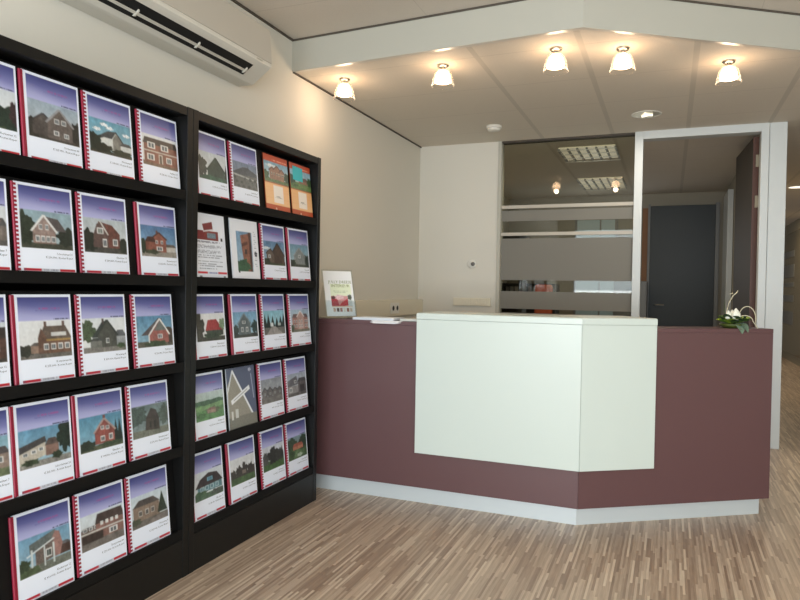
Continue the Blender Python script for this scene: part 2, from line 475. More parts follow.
class Canvas:
    def __init__(self, bg):
        self.a = np.zeros((SH, SW, 3)) + np.array(bg, float)
        self.win = (0, 0, 1, 1)
    def set(self, x0, y0, x1, y1):
        self.win = (x0, y0, x1, y1)
    def uv(self):
        x0, y0, x1, y1 = self.win
        return (U - x0) / (x1 - x0), (V - y0) / (y1 - y0)
    def inside(self):
        u, v = self.uv()
        return (u >= 0) & (u <= 1) & (v >= 0) & (v <= 1)
    def fill(self, mask, col, noise=0.0):
        mask = mask & self.inside()
        c = np.array(col, float)
        if noise:
            n = 1 + noise * rng.randn(SH, SW)
            self.a[mask] = (c[None, None, :] * n[:, :, None])[mask]
        else:
            self.a[mask] = c
    def rect(self, x0, y0, x1, y1, col, noise=0.0):
        u, v = self.uv()
        self.fill((u >= x0) & (u < x1) & (v >= y0) & (v < y1), col, noise)
    def poly(self, pts, col, noise=0.0):
        u, v = self.uv()
        ins = np.zeros((SH, SW), bool)
        n = len(pts)
        for i in range(n):
            xa, ya = pts[i]
            xb, yb = pts[(i + 1) % n]
            if ya == yb: continue
            cond = ((ya > v) != (yb > v)) & (u < (xb - xa) * (v - ya) / (yb - ya) + xa)
            ins ^= cond
        self.fill(ins, col, noise)
    def line(self, xa, ya, xb, yb, w, col):
        dx, dy = xb - xa, yb - ya
        l = math.hypot(dx, dy) or 1
        nx, ny = -dy / l * w / 2, dx / l * w / 2
        self.poly([(xa + nx, ya + ny), (xb + nx, yb + ny), (xb - nx, yb - ny), (xa - nx, ya - ny)], col)
    def grad(self, x0, y0, x1, y1, c0, c1):
        u, v = self.uv()
        m = (u >= x0) & (u < x1) & (v >= y0) & (v < y1) & self.inside()
        t = np.clip((v - y0) / (y1 - y0), 0, 1)[:, :, None]
        g = np.array(c0, float) * (1 - t) + np.array(c1, float) * t
        self.a[m] = g[m]
    def tree(self, cx, cy, rx, ry, col):
        u, v = self.uv()
        th = np.arctan2((v - cy) / ry, (u - cx) / rx)
        p = rng.rand(4) * 6
        r = 1 + 0.12 * np.sin(5 * th + p[0]) + 0.08 * np.sin(9 * th + p[1]) + 0.06 * np.sin(14 * th + p[2])
        self.fill(((u - cx) / rx) ** 2 + ((v - cy) / ry) ** 2 < r * r, col, 0.22)
    def conifer(self, cx, yb, yt, w, col):
        self.poly([(cx - w, yb), (cx, yt), (cx + w, yb)], col, 0.2)
    def marks(self, x0, x1, y, h, col, dens=0.75):
        u, v = self.uv()
        n = rng.rand(400)
        idx = np.clip(((u - x0) / (x1 - x0) * 34).astype(int), 0, 399)
        m = (u >= x0) & (u < x1) & (v >= y) & (v < y + h) & (n[idx] < dens)
        self.fill(m, col)
    def win_(self, x, y, w, h, fr=(228, 228, 224), pane=(90, 100, 105)):
        self.rect(x, y, x + w, y + h, fr)
        self.rect(x + w * .16, y + h * .16, x + w * .46, y + h * .86, pane)
        self.rect(x + w * .54, y + h * .16, x + w * .84, y + h * .86, pane)
    def gable(self, x0, x1, yb, ye, yp, wall, roof, trim=None, xp=None, ov=0.03, th=0.045):
        xp = (x0 + x1) / 2 if xp is None else xp
        self.poly([(x0, yb), (x0, ye), (xp, yp), (x1, ye), (x1, yb)], wall, 0.07)
        c = trim or roof
        self.line(x0 - ov, ye + ov, xp, yp, th, c)
        self.line(x1 + ov, ye + ov, xp, yp, th, c)
    def house(self, x0, x1, yb, ye, yr, wall, roof, ins=0.06):
        self.rect(x0, ye, x1, yb, wall, 0.07)
        self.poly([(x0 - .02, ye), (x0 + ins, yr), (x1 - ins, yr), (x1 + .02, ye)], roof, 0.08)

# photographs ---------------------------------------------------------------
SKYB, SKYW, SKYT = (112, 158, 196), (222, 228, 232), (140, 178, 188)
DKG, GRN, LAWN = (44, 56, 46), (70, 92, 58), (86, 122, 62)
def bg(c, s0, s1, gy, g):
    c.grad(0, 0, 1, 1, s0, s1)
    c.rect(0, gy, 1, 1.01, g, 0.12)
def p_greygable(c):
    bg(c, (150, 172, 190), (205, 214, 216), .86, (70, 66, 58))
    c.tree(.93, .66, .12, .3, (52, 50, 44)); c.tree(.05, .75, .2, .25, (58, 54, 48))
    c.gable(.08, .48, .9, .55, .32, (84, 76, 72), (66, 64, 66))
    c.gable(.36, .86, .93, .5, .1, (104, 92, 86), (58, 58, 62), (150, 150, 152))
    for x, y in ((.5, .38), (.64, .38), (.48, .7), (.68, .72)): c.win_(x, y, .1, .13)
def p_whitehouse(c):
    bg(c, (86, 160, 190), (150, 200, 214), .9, (58, 62, 50))
    for x, y in ((.35, .13), (.48, .2), (.88, .3), (.18, .3)): c.tree(x, y, .09, .05, (232, 238, 240))
    c.gable(.25, .75, .85, .52, .28, (218, 222, 216), (60, 66, 68), xp=.62)
    c.poly([(.2, .5), (.42, .3), (.64, .26), (.52, .5)], (64, 70, 72), .06)
    c.poly([(.54, .82), (.54, .5), (.63, .3), (.75, .52), (.75, .82)], (128, 126, 116))
    c.house(.72, 1.0, .85, .64, .54, (205, 210, 206), (78, 80, 80))
    c.tree(.1, .68, .17, .25, (32, 48, 38)); c.tree(.3, .82, .22, .13, (28, 42, 32)); c.tree(.75, .86, .25, .08, (40, 54, 40))
def p_redwide(c):
    bg(c, (226, 230, 232), (222, 220, 212), .86, (120, 96, 76))
    c.house(.04, .99, .9, .3, .1, (146, 84, 66), (72, 64, 60), .03)
    for x in (.14, .52): c.win_(x, .24, .22, .2)
    c.rect(.04, .5, .99, .54, (200, 190, 176)); c.win_(.12, .62, .2, .2); c.win_(.66, .62, .16, .2)
    c.rect(.44, .58, .56, .88, (196, 186, 172)); c.rect(.47, .62, .53, .88, (92, 72, 60))
def p_mauvegable(c):
    bg(c, (136, 170, 184), (170, 196, 204), .84, (70, 74, 60))
    c.tree(.06, .5, .2, .42, (46, 58, 44)); c.tree(.94, .66, .26, .24, (40, 50, 42))
    c.poly([(.42, .12), (.72, .18), (.88, .5), (.62, .5)], (92, 84, 84), .08)
    c.gable(.22, .66, .85, .52, .1, (158, 132, 122), (80, 70, 66), (226, 226, 222))
    for x in (.34, .46): c.win_(x, .34, .07, .15)
    c.rect(.24, .62, .66, .86, (150, 118, 106))
    for x in (.27, .37, .47, .57): c.win_(x, .65, .08, .17)
def p_mansard(c):
    bg(c, (178, 192, 198), (216, 220, 220), .8, (74, 74, 68))
    c.tree(.08, .66, .24, .3, (38, 48, 40)); c.tree(.95, .74, .2, .2, (46, 54, 44))
    c.poly([(.34, .08), (.66, .16), (.84, .42), (.82, .84), (.3, .84)], (116, 64, 54), .1)
    c.poly([(.2, .84), (.22, .45), (.3, .16), (.4, .07), (.5, .2), (.56, .46), (.56, .84)], (102, 76, 70), .08)
    c.line(.38, .07, .56, .46, .035, (206, 204, 196))
    c.win_(.3, .26, .15, .18, pane=(120, 130, 122)); c.win_(.42, .58, .1, .24); c.win_(.66, .56, .12, .2)
def p_redcomplex(c):
    bg(c, (70, 120, 176), (150, 190, 214), .8, (150, 142, 130))
    c.tree(.08, .66, .14, .22, (44, 60, 44)); c.house(.62, .98, .82, .66, .56, (196, 190, 180), (110, 96, 88))
    c.gable(.3, .7, .84, .4, .2, (158, 86, 68), (90, 52, 46)); c.house(.12, .4, .84, .52, .36, (144, 78, 62), (84, 50, 44))
    c.rect(.42, .14, .47, .26, (120, 70, 58)); c.win_(.4, .46, .07, .12); c.win_(.55, .46, .07, .12); c.win_(.42, .66, .18, .14)
    c.tree(.3, .84, .2, .07, (70, 78, 56))
def p_gambrel(c):
    bg(c, (226, 230, 232), (226, 228, 226), .84, (110, 106, 98))
    c.tree(.1, .78, .16, .15, (58, 62, 52)); c.house(.2, .4, .86, .66, .58, (150, 120, 100), (96, 90, 86))
    c.house(.36, .99, .88, .5, .16, (124, 86, 66), (104, 88, 76), .1)
    c.poly([(.34, .88), (.34, .45), (.4, .2), (.52, .5), (.52, .88)], (110, 78, 62), .07)
    for x in (.46, .82): c.rect(x, .03, x + .05, .18, (112, 78, 64))
    c.rect(.6, .32, .9, .43, (206, 208, 204)); c.rect(.5, .5, .98, .55, (178, 140, 70))
    for x in (.44, .58, .72, .86): c.win_(x, .62, .1, .17)
def p_greenbarn(c):
    bg(c, (218, 226, 230), (228, 232, 232), .84, (128, 124, 116))
    c.tree(.08, .36, .2, .3, (74, 92, 62)); c.house(.74, 1., .84, .56, .38, (150, 156, 160), (92, 96, 100))
    c.poly([(.2, .56), (.44, .12), (.6, .06), (.44, .56)], (62, 70, 68), .08)
    c.gable(.34, .78, .86, .5, .06, (82, 84, 76), (58, 66, 60)); c.rect(.44, .02, .49, .2, (84, 74, 70))
    c.house(.16, .42, .86, .66, .58, (118, 120, 112), (70, 76, 74)); c.win_(.52, .6, .08, .14); c.tree(.88, .84, .1, .08, GRN)
def p_whitetrim(c):
    bg(c, (82, 144, 186), (140, 188, 212), .82, (96, 92, 78))
    c.tree(.92, .64, .16, .26, (72, 62, 52)); c.poly([(.1, .62), (.6, .08), (.72, .1), (.4, .62)], (92, 80, 80), .06)
    c.gable(.34, .88, .88, .6, .1, (172, 92, 82), (210, 210, 206), (232, 232, 228), xp=.64)
    c.poly([(.46, .48), (.64, .16), (.82, .48)], (112, 118, 112)); c.win_(.56, .6, .14, .14); c.tree(.5, .9, .3, .1, (64, 82, 52)); c.rect(.3, .6, .34, .86, (224, 220, 214))
def p_row(c):
    bg(c, (84, 148, 188), (150, 192, 210), .84, (138, 136, 128))
    c.poly([(0, .42), (.5, .24), (.52, .4), (0, .62)], (74, 72, 72), .05); c.poly([(0, .6), (.5, .4), (.5, .74), (0, .9)], (196, 186, 166), .06)
    for x in (.06, .22, .36): c.win_(x, .6 - x * .25, .1, .1)
    c.house(.5, .76, .78, .5, .32, (140, 104, 90), (92, 76, 70)); c.tree(.9, .32, .16, .42, (34, 52, 42)); c.tree(.72, .8, .1, .1, (52, 70, 48)); c.tree(.2, .86, .16, .08, (58, 74, 50))
def p_redgable(c):
    bg(c, (72, 142, 178), (132, 184, 206), .86, (84, 92, 66))
    for x in (.84, .93): c.conifer(x, .84, .18, .07, (34, 46, 40))
    c.tree(.14, .82, .2, .14, (46, 60, 46)); c.rect(.54, .02, .6, .2, (128, 66, 58))
    c.gable(.34, .8, .84, .48, .12, (158, 74, 64), (110, 62, 56), (176, 150, 142)); c.win_(.48, .32, .08, .12); c.win_(.6, .34, .08, .12); c.win_(.46, .62, .11, .16); c.win_(.66, .6, .1, .18)
    c.tree(.7, .88, .3, .06, (60, 78, 52))
def p_barn(c):
    bg(c, (104, 128, 130), (132, 150, 150), .78, (116, 120, 104)); c.tree(.1, .3, .3, .3, (70, 88, 82)); c.tree(.92, .4, .2, .3, (78, 94, 84))
    c.poly([(.34, .8), (.38, .4), (.52, .12), (.66, .2), (.74, .5), (.74, .84)], (72, 62, 54), .1); c.poly([(.52, .12), (.38, .42), (.74, .5), (.66, .2)], (64, 54, 50), .08)
    for x in (.46, .58): c.rect(x, .54, x + .05, .74, (44, 40, 38))
def p_terrace(c):
    bg(c, (98, 158, 196), (160, 198, 216), .78, (112, 118, 104)); c.house(.72, 1., .74, .5, .42, (84, 60, 52), (100, 100, 104))
    c.poly([(.2, .2), (.7, .02), (.74, .2), (.2, .44)], (96, 106, 104), .12); c.poly([(.7, .06), (.78, .1), (.84, .44), (.78, .74), (.64, .74), (.64, .2)], (164, 116, 106), .05)
    c.poly([(.3, .42), (.66, .24), (.66, .74), (.3, .8)], (112, 96, 88), .15); c.line(.14, .5, .68, .24, .035, (220, 228, 228))
    for x in (.22, .46, .64): c.rect(x, .34, x + .035, .88, (206, 218, 216))
    c.win_(.5, .46, .12, .22, pane=(62, 76, 70)); c.tree(.08, .7, .12, .16, (58, 76, 50)); c.poly([(0, .86), (.34, .78), (.4, .96), (0, 1)], (78, 98, 62), .1)
def p_longbrick(c):
    bg(c, (206, 220, 228), (220, 226, 228), .76, (120, 112, 104)); c.house(.0, .4, .8, .42, .34, (120, 96, 86), (112, 116, 120))
    for x in (.05, .18, .3): c.win_(x, .36, .09, .1)
    c.house(.34, 1., .78, .34, .06, (146, 100, 88), (76, 62, 58), .04)
    for x in (.44, .56, .68, .8): c.rect(x, .3, x + .07, .42, (216, 220, 216))
    c.rect(0, .5, 1, .54, (206, 206, 198)); c.rect(.02, .56, .5, .8, (64, 52, 48)); c.win_(.64, .58, .2, .16)
def p_bungalow(c):
    bg(c, (196, 214, 224), (214, 222, 226), .78, (106, 100, 92)); c.house(.04, .76, .8, .36, .16, (142, 118, 98), (84, 76, 72), .16); c.conifer(.84, .74, .08, .14, (46, 62, 44))
    for x in (.18, .36, .52): c.win_(x, .48, .1, .18, (190, 186, 178), (72, 66, 62))
    c.tree(.1, .8, .14, .1, (70, 78, 58)); c.poly([(.5, .88), (1, .78), (1, 1), (.4, 1)], (128, 120, 114))
def p_partialgreen(c):
    bg(c, (210, 220, 228), (226, 230, 230), .8, (60, 78, 50)); c.tree(.85, .7, .35, .3, (36, 56, 44)); c.gable(.1, .6, .86, .5, .2, (150, 120, 104), (74, 66, 64)); c.tree(.98, .55, .1, .3, (62, 40, 44))
def p_partialgrey(c):
    bg(c, (214, 222, 228), (220, 224, 226), .7, (90, 88, 84)); c.house(.1, 1., .86, .5, .3, (120, 108, 100), (90, 88, 88)); c.win_(.7, .58, .14, .16)
def p_partialdark(c):
    bg(c, (200, 212, 220), (216, 222, 226), .84, (66, 60, 54)); c.house(.2, 1.1, .9, .4, .12, (92, 62, 54), (62, 54, 52)); c.win_(.72, .52, .16, .2)
def p_partialrow(c):
    bg(c, (120, 176, 200), (170, 206, 218), .8, (110, 124, 84)); c.house(.1, 1., .8, .44, .26, (150, 128, 114), (84, 78, 80)); c.win_(.76, .5, .14, .16); c.tree(.5, .84, .3, .1, GRN)
def p_twogreen(c):
    bg(c, (196, 208, 214), (224, 228, 226), .84, (64, 96, 78)); c.tree(.1, .55, .18, .34, (70, 78, 72)); c.gable(.3, .92, .9, .62, .14, (62, 80, 70), (54, 70, 62)); c.conifer(.97, .84, .3, .06, (40, 52, 44)); c.tree(.5, .92, .4, .1, (66, 108, 84))
def p_aerial(c):
    bg(c, (110, 130, 160), (160, 170, 176), .46, (96, 98, 92)); c.poly([(0, .42), (.4, .18), (.6, .16), (1, .36), (1, .46), (0, .5)], (72, 78, 84), .06)
    c.line(0, .5, 1, .62, .06, (168, 170, 164))
    for i in range(14): c.tree(.06 + .07 * i, .62 + .05 * (i % 3) + .1 * ((i * 7) % 3), .06, .06, (62 + 8 * (i % 4), 66 + 8 * (i % 4), 60 + 8 * (i % 4)))
def p_castle(c):
    bg(c, (120, 178, 208), (206, 222, 222), .8, (104, 130, 70)); c.tree(.3, .2, .2, .08, (226, 232, 232)); c.tree(.06, .66, .14, .2, (74, 104, 60)); c.tree(.94, .62, .14, .24, (56, 84, 52))
    for a, b, y in ((.22, .44, .24), (.42, .64, .14), (.62, .82, .26)): c.gable(a, b, .84, y + .16, y, (164, 112, 80), (126, 82, 62))
    for x in (.28, .38, .5, .58, .68, .75): c.win_(x, .5, .05, .12, (226, 210, 180), (80, 70, 66))
    c.tree(.5, .92, .6, .08, (96, 126, 64))
def p_garden(c):
    bg(c, (126, 182, 210), (196, 220, 222), .62, (96, 140, 62)); c.tree(.1, .52, .14, .24, (44, 78, 52)); c.house(.4, .84, .66, .5, .34, (160, 104, 78), (120, 80, 66)); c.tree(.92, .5, .12, .22, (64, 100, 56)); c.tree(.6, .78, .5, .1, (112, 152, 70)); c.tree(.2, .8, .2, .08, (80, 124, 54))
def p_browngable(c):
    bg(c, (82, 130, 178), (158, 188, 204), .84, (72, 82, 58)); c.gable(.34, .96, .9, .56, .06, (86, 66, 56), (60, 48, 44)); c.gable(.12, .46, .88, .5, .3, (110, 92, 80), (64, 56, 52)); c.tree(.1, .84, .16, .12, (60, 66, 48)); c.win_(.2, .56, .1, .14); c.tree(.1, .3, .2, .06, (208, 220, 226))
def p_tealgrey(c):
    bg(c, (96, 150, 180), (176, 198, 204), .86, (66, 76, 66)); c.tree(.9, .7, .16, .26, (52, 66, 60)); c.gable(.2, .78, .88, .5, .14, (128, 136, 136), (102, 112, 116), (150, 156, 158)); c.win_(.42, .46, .12, .14); c.tree(.12, .82, .16, .14, (56, 68, 58))
def p_redroof(c):
    bg(c, (226, 230, 232), (228, 230, 230), .84, (66, 66, 52)); c.tree(.06, .5, .2, .5, (74, 72, 62)); c.poly([(.3, .62), (.4, .24), (.7, .22), (.94, .62)], (178, 56, 58), .06); c.poly([(.3, .62), (.94, .62), (.94, .8), (.4, .84)], (66, 76, 62), .1); c.tree(.92, .4, .12, .2, (120, 150, 110)); c.tree(.55, .8, .3, .1, (56, 72, 50))
def p_tealgable(c):
    bg(c, (106, 164, 206), (160, 200, 220), .84, (62, 66, 58)); c.tree(.08, .7, .14, .2, (50, 66, 64)); c.tree(.9, .6, .16, .24, (44, 72, 70)); c.gable(.2, .7, .88, .44, .06, (92, 106, 110), (44, 58, 66), (120, 140, 150)); c.win_(.36, .34, .14, .12); c.win_(.3, .6, .1, .18); c.win_(.5, .6, .1, .18)
def p_lane(c):
    bg(c, (120, 190, 214), (186, 220, 228), .66, (110, 108, 100)); 
    for x in (.06, .22, .42, .62, .8, .95): c.conifer(x, .7, .1 + .2 * ((x * 37) % 1), .11, (30, 48, 44))
    c.rect(.3, .5, .44, .66, (214, 220, 218)); c.rect(.66, .52, .8, .64, (176, 190, 184)); c.poly([(.36, .66), (.54, .66), (.9, 1), (.1, 1)], (156, 150, 144))
def p_villa(c):
    bg(c, (150, 184, 210), (206, 218, 222), .86, (110, 112, 92)); c.house(.08, .92, .88, .36, .2, (168, 110, 100), (112, 88, 88)); c.gable(.34, .7, .88, .3, .06, (190, 150, 140), (120, 92, 90), (222, 216, 212))
    for x in (.14, .26, .42, .55, .74, .83): c.win_(x, .46, .07, .13, (232, 226, 222)); c.win_(x, .66, .07, .14, (232, 226, 222))
    c.tree(.06, .8, .1, .14, (66, 84, 58))
def p_field(c):
    bg(c, (186, 206, 206), (150, 186, 160), .3, (92, 150, 82)); c.tree(.5, .38, .7, .1, (70, 110, 76)); c.poly([(0, .5), (1, .4), (1, .56), (0, .66)], (122, 172, 104), .05); c.tree(.6, .68, .26, .12, (104, 116, 84)); c.house(.4, .7, .76, .66, .58, (170, 140, 120), (140, 104, 92)); c.tree(.2, .82, .16, .1, (76, 130, 66))
def p_greyhouses(c):
    bg(c, (140, 150, 160), (176, 180, 184), .74, (116, 114, 110)); c.tree(.5, .56, .5, .12, (88, 90, 88))
    for a in (.06, .3, .54, .76): c.gable(a, a + .22, .78, .52, .34 + .06 * (a > .5), (104, 102, 100), (78, 80, 84)); c.win_(a + .07, .56, .08, .1, (190, 190, 188))
def p_modern(c):
    bg(c, (150, 166, 186), (196, 204, 210), .84, (96, 94, 92)); c.poly([(0, .3), (.5, .12), (.56, .5), (0, .56)], (98, 100, 108), .06); c.rect(0, .54, .6, .86, (142, 140, 140), .05); c.house(.56, 1., .86, .4, .24, (92, 88, 88), (70, 70, 74)); c.win_(.1, .6, .14, .2); c.win_(.36, .3, .12, .14); c.rect(.66, .54, .9, .86, (54, 52, 54))
def p_thatch(c):
    bg(c, (206, 218, 226), (216, 222, 226), .8, (80, 110, 82)); c.rect(.1, .46, .96, .74, (90, 140, 150), .1); c.poly([(.02, .56), (.2, .26), (.5, .1), (.8, .16), (1, .5)], (66, 56, 54), .08); c.win_(.44, .26, .2, .14, (110, 176, 196), (74, 140, 166))
    for x in (.2, .36, .54, .72): c.win_(x, .54, .12, .16, (190, 216, 220), (64, 120, 136))
    c.tree(.2, .8, .24, .12, (68, 104, 72)); c.tree(.8, .86, .24, .1, (76, 88, 76))
def p_treelawn(c):
    bg(c, (214, 218, 222), (222, 224, 224), .68, (72, 106, 58))
    for x, r in ((.1, .2), (.34, .3), (.56, .38), (.8, .28), (.95, .2)): c.tree(x, .62, .13, r, (66, 62, 58))
    c.rect(.46, .52, .62, .66, (130, 116, 104)); c.rect(0, .74, 1, 1.01, (70, 104, 56), .08)
def p_parklawn(c):
    bg(c, (198, 206, 218), (216, 220, 224), .62, (66, 110, 54))
    c.tree(.12, .5, .16, .26, (80, 82, 80)); c.tree(.5, .44, .26, .34, (48, 54, 50)); c.tree(.8, .5, .2, .24, (56, 62, 58)); c.conifer(.92, .64, .14, .1, (40, 52, 46))
def p_redgarden(c):
    bg(c, (120, 156, 168), (90, 120, 90), .3, (72, 104, 62)); c.tree(.2, .3, .26, .26, (54, 80, 56)); c.tree(.85, .3, .24, .3, (48, 72, 54)); c.house(.26, .8, .6, .46, .32, (196, 120, 84), (176, 84, 62)); c.tree(.5, .78, .4, .16, (92, 130, 78)); c.tree(.6, .86, .14, .08, (170, 190, 160)); c.tree(.2, .74, .16, .12, (60, 92, 52))

def photo_tone(c):
    def smooth(n):
        g_ = rng.randn(n + 2, n + 2)
        yy = V * n; xx = U * n
        iy = np.clip(yy.astype(int), 0, n); ix = np.clip(xx.astype(int), 0, n)
        fy = yy - iy; fx = xx - ix
        return (g_[iy, ix] * (1 - fy) * (1 - fx) + g_[iy + 1, ix] * fy * (1 - fx) + g_[iy, ix + 1] * (1 - fy) * fx + g_[iy + 1, ix + 1] * fy * fx)
    m = c.inside()
    lum = c.a.mean(2) / 255.0
    n = (0.95 + (0.01 + 0.16 * (1 - lum)) * (0.6 * smooth(14) + 0.6 * smooth(40) + 0.3 * rng.randn(SH, SW)))[:, :, None]
    grey = c.a.mean(2, keepdims=True)
    out = (c.a * 0.74 + grey * 0.26) * n
    # a little optical softness
    b = (out + np.roll(out, 1, 0) + np.roll(out, -1, 0) + np.roll(out, 1, 1) + np.roll(out, -1, 1)) / 5
    c.a[m] = b[m]

def cover_standard(photo, footer=True, style='dotted'):
    c = Canvas((232, 238, 250))
    c.grad(.075, .035, .965, .30, (62, 66, 124), (158, 160, 208))
    # slanted lighter cloud of the printed header
    u, v = c.uv()
    m = (v > .035) & (v < .30) & (u > .075) & (u < .965)
    f = np.clip((v - .10 - .12 * u) * 3.2, 0, .35)[:, :, None]
    c.a = np.where(m[:, :, None], c.a * (1 - f) + np.array((206, 206, 232.)) * f, c.a)
    c.marks(.42, .78, .155, .018, (150, 84, 146), .7)
    c.marks(.36, .78, .182, .008, (104, 104, 160), .6)
    c.marks(.66, .95, .283, .011, (66, 70, 100), .8)
    c.set(.075, .30, .965, .725)
    photo(c)
    photo_tone(c)
    c.set(0, 0, 1, 1)
    if footer:
        c.rect(.085, .945, .38, .978, (186, 30, 52))
        c.rect(.38, .945, .70, .978, (206, 208, 216))
        c.marks(.42, .67, .953, .016, (150, 150, 166), .6)
        c.rect(.70, .945, .975, .978, (190, 34, 50))
        c.rect(.085, .945, .13, .978, (150, 60, 80))
    return c.a
def cover_orange(photo):
    c = Canvas((196, 92, 48))
    c.rect(0, 0, 1, .12, (196, 78, 44)); c.marks(.35, .95, .075, .02, (232, 160, 130), .75)
    c.set(0, .12, 1, .49); photo(c); photo_tone(c); c.set(0, 0, 1, 1)
    c.rect(0, .485, 1, .505, (176, 84, 46)); c.grad(0, .505, 1, .88, (236, 178, 118), (240, 190, 136)); c.rect(0, .88, 1, 1, (192, 82, 42))
    for i in range(6): c.rect(0, .52 + .06 * i, 1, .523 + .06 * i, (230, 168, 110))
    c.rect(.34, .53, .74, .84, (238, 226, 214)); c.marks(.4, .7, .74, .012, (90, 80, 80), .5); c.marks(.44, .6, .72, .012, (90, 80, 80), .7); c.rect(.38, .93, .43, .965, (230, 190, 160))
    return c.a
def cover_sheet(_=None):
    c = Canvas((224, 228, 236))
    c.poly([(.26, .17), (.58, .12), (.6, .25), (.3, .27)], (122, 50, 50), .1); c.rect(.06, .27, .76, .41, (124, 52, 48), .12); c.rect(.06, .27, .3, .38, (120, 40, 44), .1)
    c.rect(.4, .3, .68, .38, (108, 128, 140), .15); c.line(.28, .28, .62, .24, .02, (210, 206, 206)); c.marks(.84, .9, .36, .05, (40, 40, 44), .9)
    for y in (.445, .485, .505, .525, .565, .585, .605, .64, .67, .73, .77, .80, .84): c.marks(.06, .62 + .3 * rng.rand(), y, .011, (130, 134, 146), .75)
    c.marks(.06, .8, .43, .012, (90, 92, 104), .8); c.rect(.03, .895, .98, .925, (198, 44, 54)); c.rect(.34, .895, .68, .925, (206, 206, 216)); c.marks(.38, .66, .9, .018, (120, 130, 180), .8)
    c.rect(.08, .955, .16, .99, (120, 120, 124)); c.rect(.86, .955, .93, .985, (110, 110, 116))
    return c.a
def cover_rotated(_=None):
    c = Canvas((228, 230, 236))
    c.set(.2, .2, .76, .86); c.grad(0, 0, 1, 1, (104, 150, 190), (170, 200, 218)); c.poly([(.26, .1), (.9, .02), (.92, 1), (.5, 1), (.36, .6)], (160, 98, 76), .12)
    c.poly([(.3, .3), (.7, .24), (.72, .32), (.32, .38)], (112, 66, 54), .1); c.poly([(.78, .0), (.95, .0), (.95, 1), (.82, 1)], (92, 58, 50), .1); c.tree(.36, .88, .44, .18, (66, 108, 76)); c.rect(.5, .44, .64, .56, (70, 60, 60)); photo_tone(c); c.set(0, 0, 1, 1)
    c.tree(.88, .56, .05, .045, (46, 46, 50))
    for k_ in range(18):
        c.rect(.83 + .03 * (k_ % 2), .18 + .034 * k_, .86 + .05 * (k_ % 3) / 2, .192 + .034 * k_, (150, 154, 166))
    c.rect(.21, .855, .27, .885, (70, 70, 74))
    return c.a
def cover_facade(_=None):
    c = Canvas((84, 92, 116))
    c.poly([(0, .3), (.24, .05), (.98, .95), (1, 1), (0, 1)], (146, 142, 130), .08)
    for i in range(16): c.line(.02 + .05 * i, .34 + .03 * i, .02 + .05 * i, .98, .008, (116, 112, 104))
    c.line(0, .42, .2, .06, .035, (216, 222, 226)); c.line(.2, .04, .86, .83, .045, (226, 230, 234)); c.line(.84, .82, .99, .84, .03, (220, 224, 228)); c.line(.02, .3, .02, .95, .02, (190, 190, 186))
    c.rect(0, .8, 1, 1, (120, 118, 108), .08); c.rect(.1, .7, .16, .84, (206, 206, 200)); c.rect(.24, .68, .34, .82, (196, 198, 194))
    c.line(.12, .56, .78, .36, .075, (226, 230, 232)); c.line(.2, .535, .7, .385, .016, (150, 152, 156)); c.line(.86, .14, .92, .56, .03, (156, 164, 184)); c.tree(.82, .07, .05, .03, (170, 174, 190))
    return c.a
def cover_flyer(_=None):
    c = Canvas((234, 236, 236))
    c.rect(.2, .29, .92, .56, (226, 234, 206)); c.marks(.3, .8, .44, .015, (176, 190, 160), .75); c.marks(.3, .72, .47, .015, (180, 194, 166), .7)
    c.set(.2, .5, .92, .78); c.rect(0, .2, 1, 1, (206, 150, 150), .1); c.poly([(0, .3), (.3, .5), (.36, 1), (0, 1)], (178, 60, 76), .1); c.poly([(.34, 1), (.5, .7), (.8, .4), (.82, .9), (.6, 1)], (190, 44, 62), .1)
    c.tree(.4, .3, .22, .18, (226, 186, 190)); c.tree(.1, .34, .1, .14, (90, 56, 60)); c.rect(.8, .1, 1, 1, (206, 212, 210), .05); c.tree(.9, .3, .1, .2, (72, 80, 70)); c.set(0, 0, 1, 1)
    for i in range(6): c.rect(.24 + .115 * i, .82, .32 + .115 * i, .9, ((196, 170, 150), (90, 60, 54), (176, 120, 110), (220, 214, 200), (150, 92, 70), (200, 180, 160))[i], .15)
    c.rect(.2, .785, .92, .8, (232, 196, 150))
    return c.a

def lin_arr(a):
    a = np.clip(a / 255.0, 0, 1)
    return np.where(a <= 0.04045, a / 12.92, ((a + 0.055) / 1.055) ** 2.4)

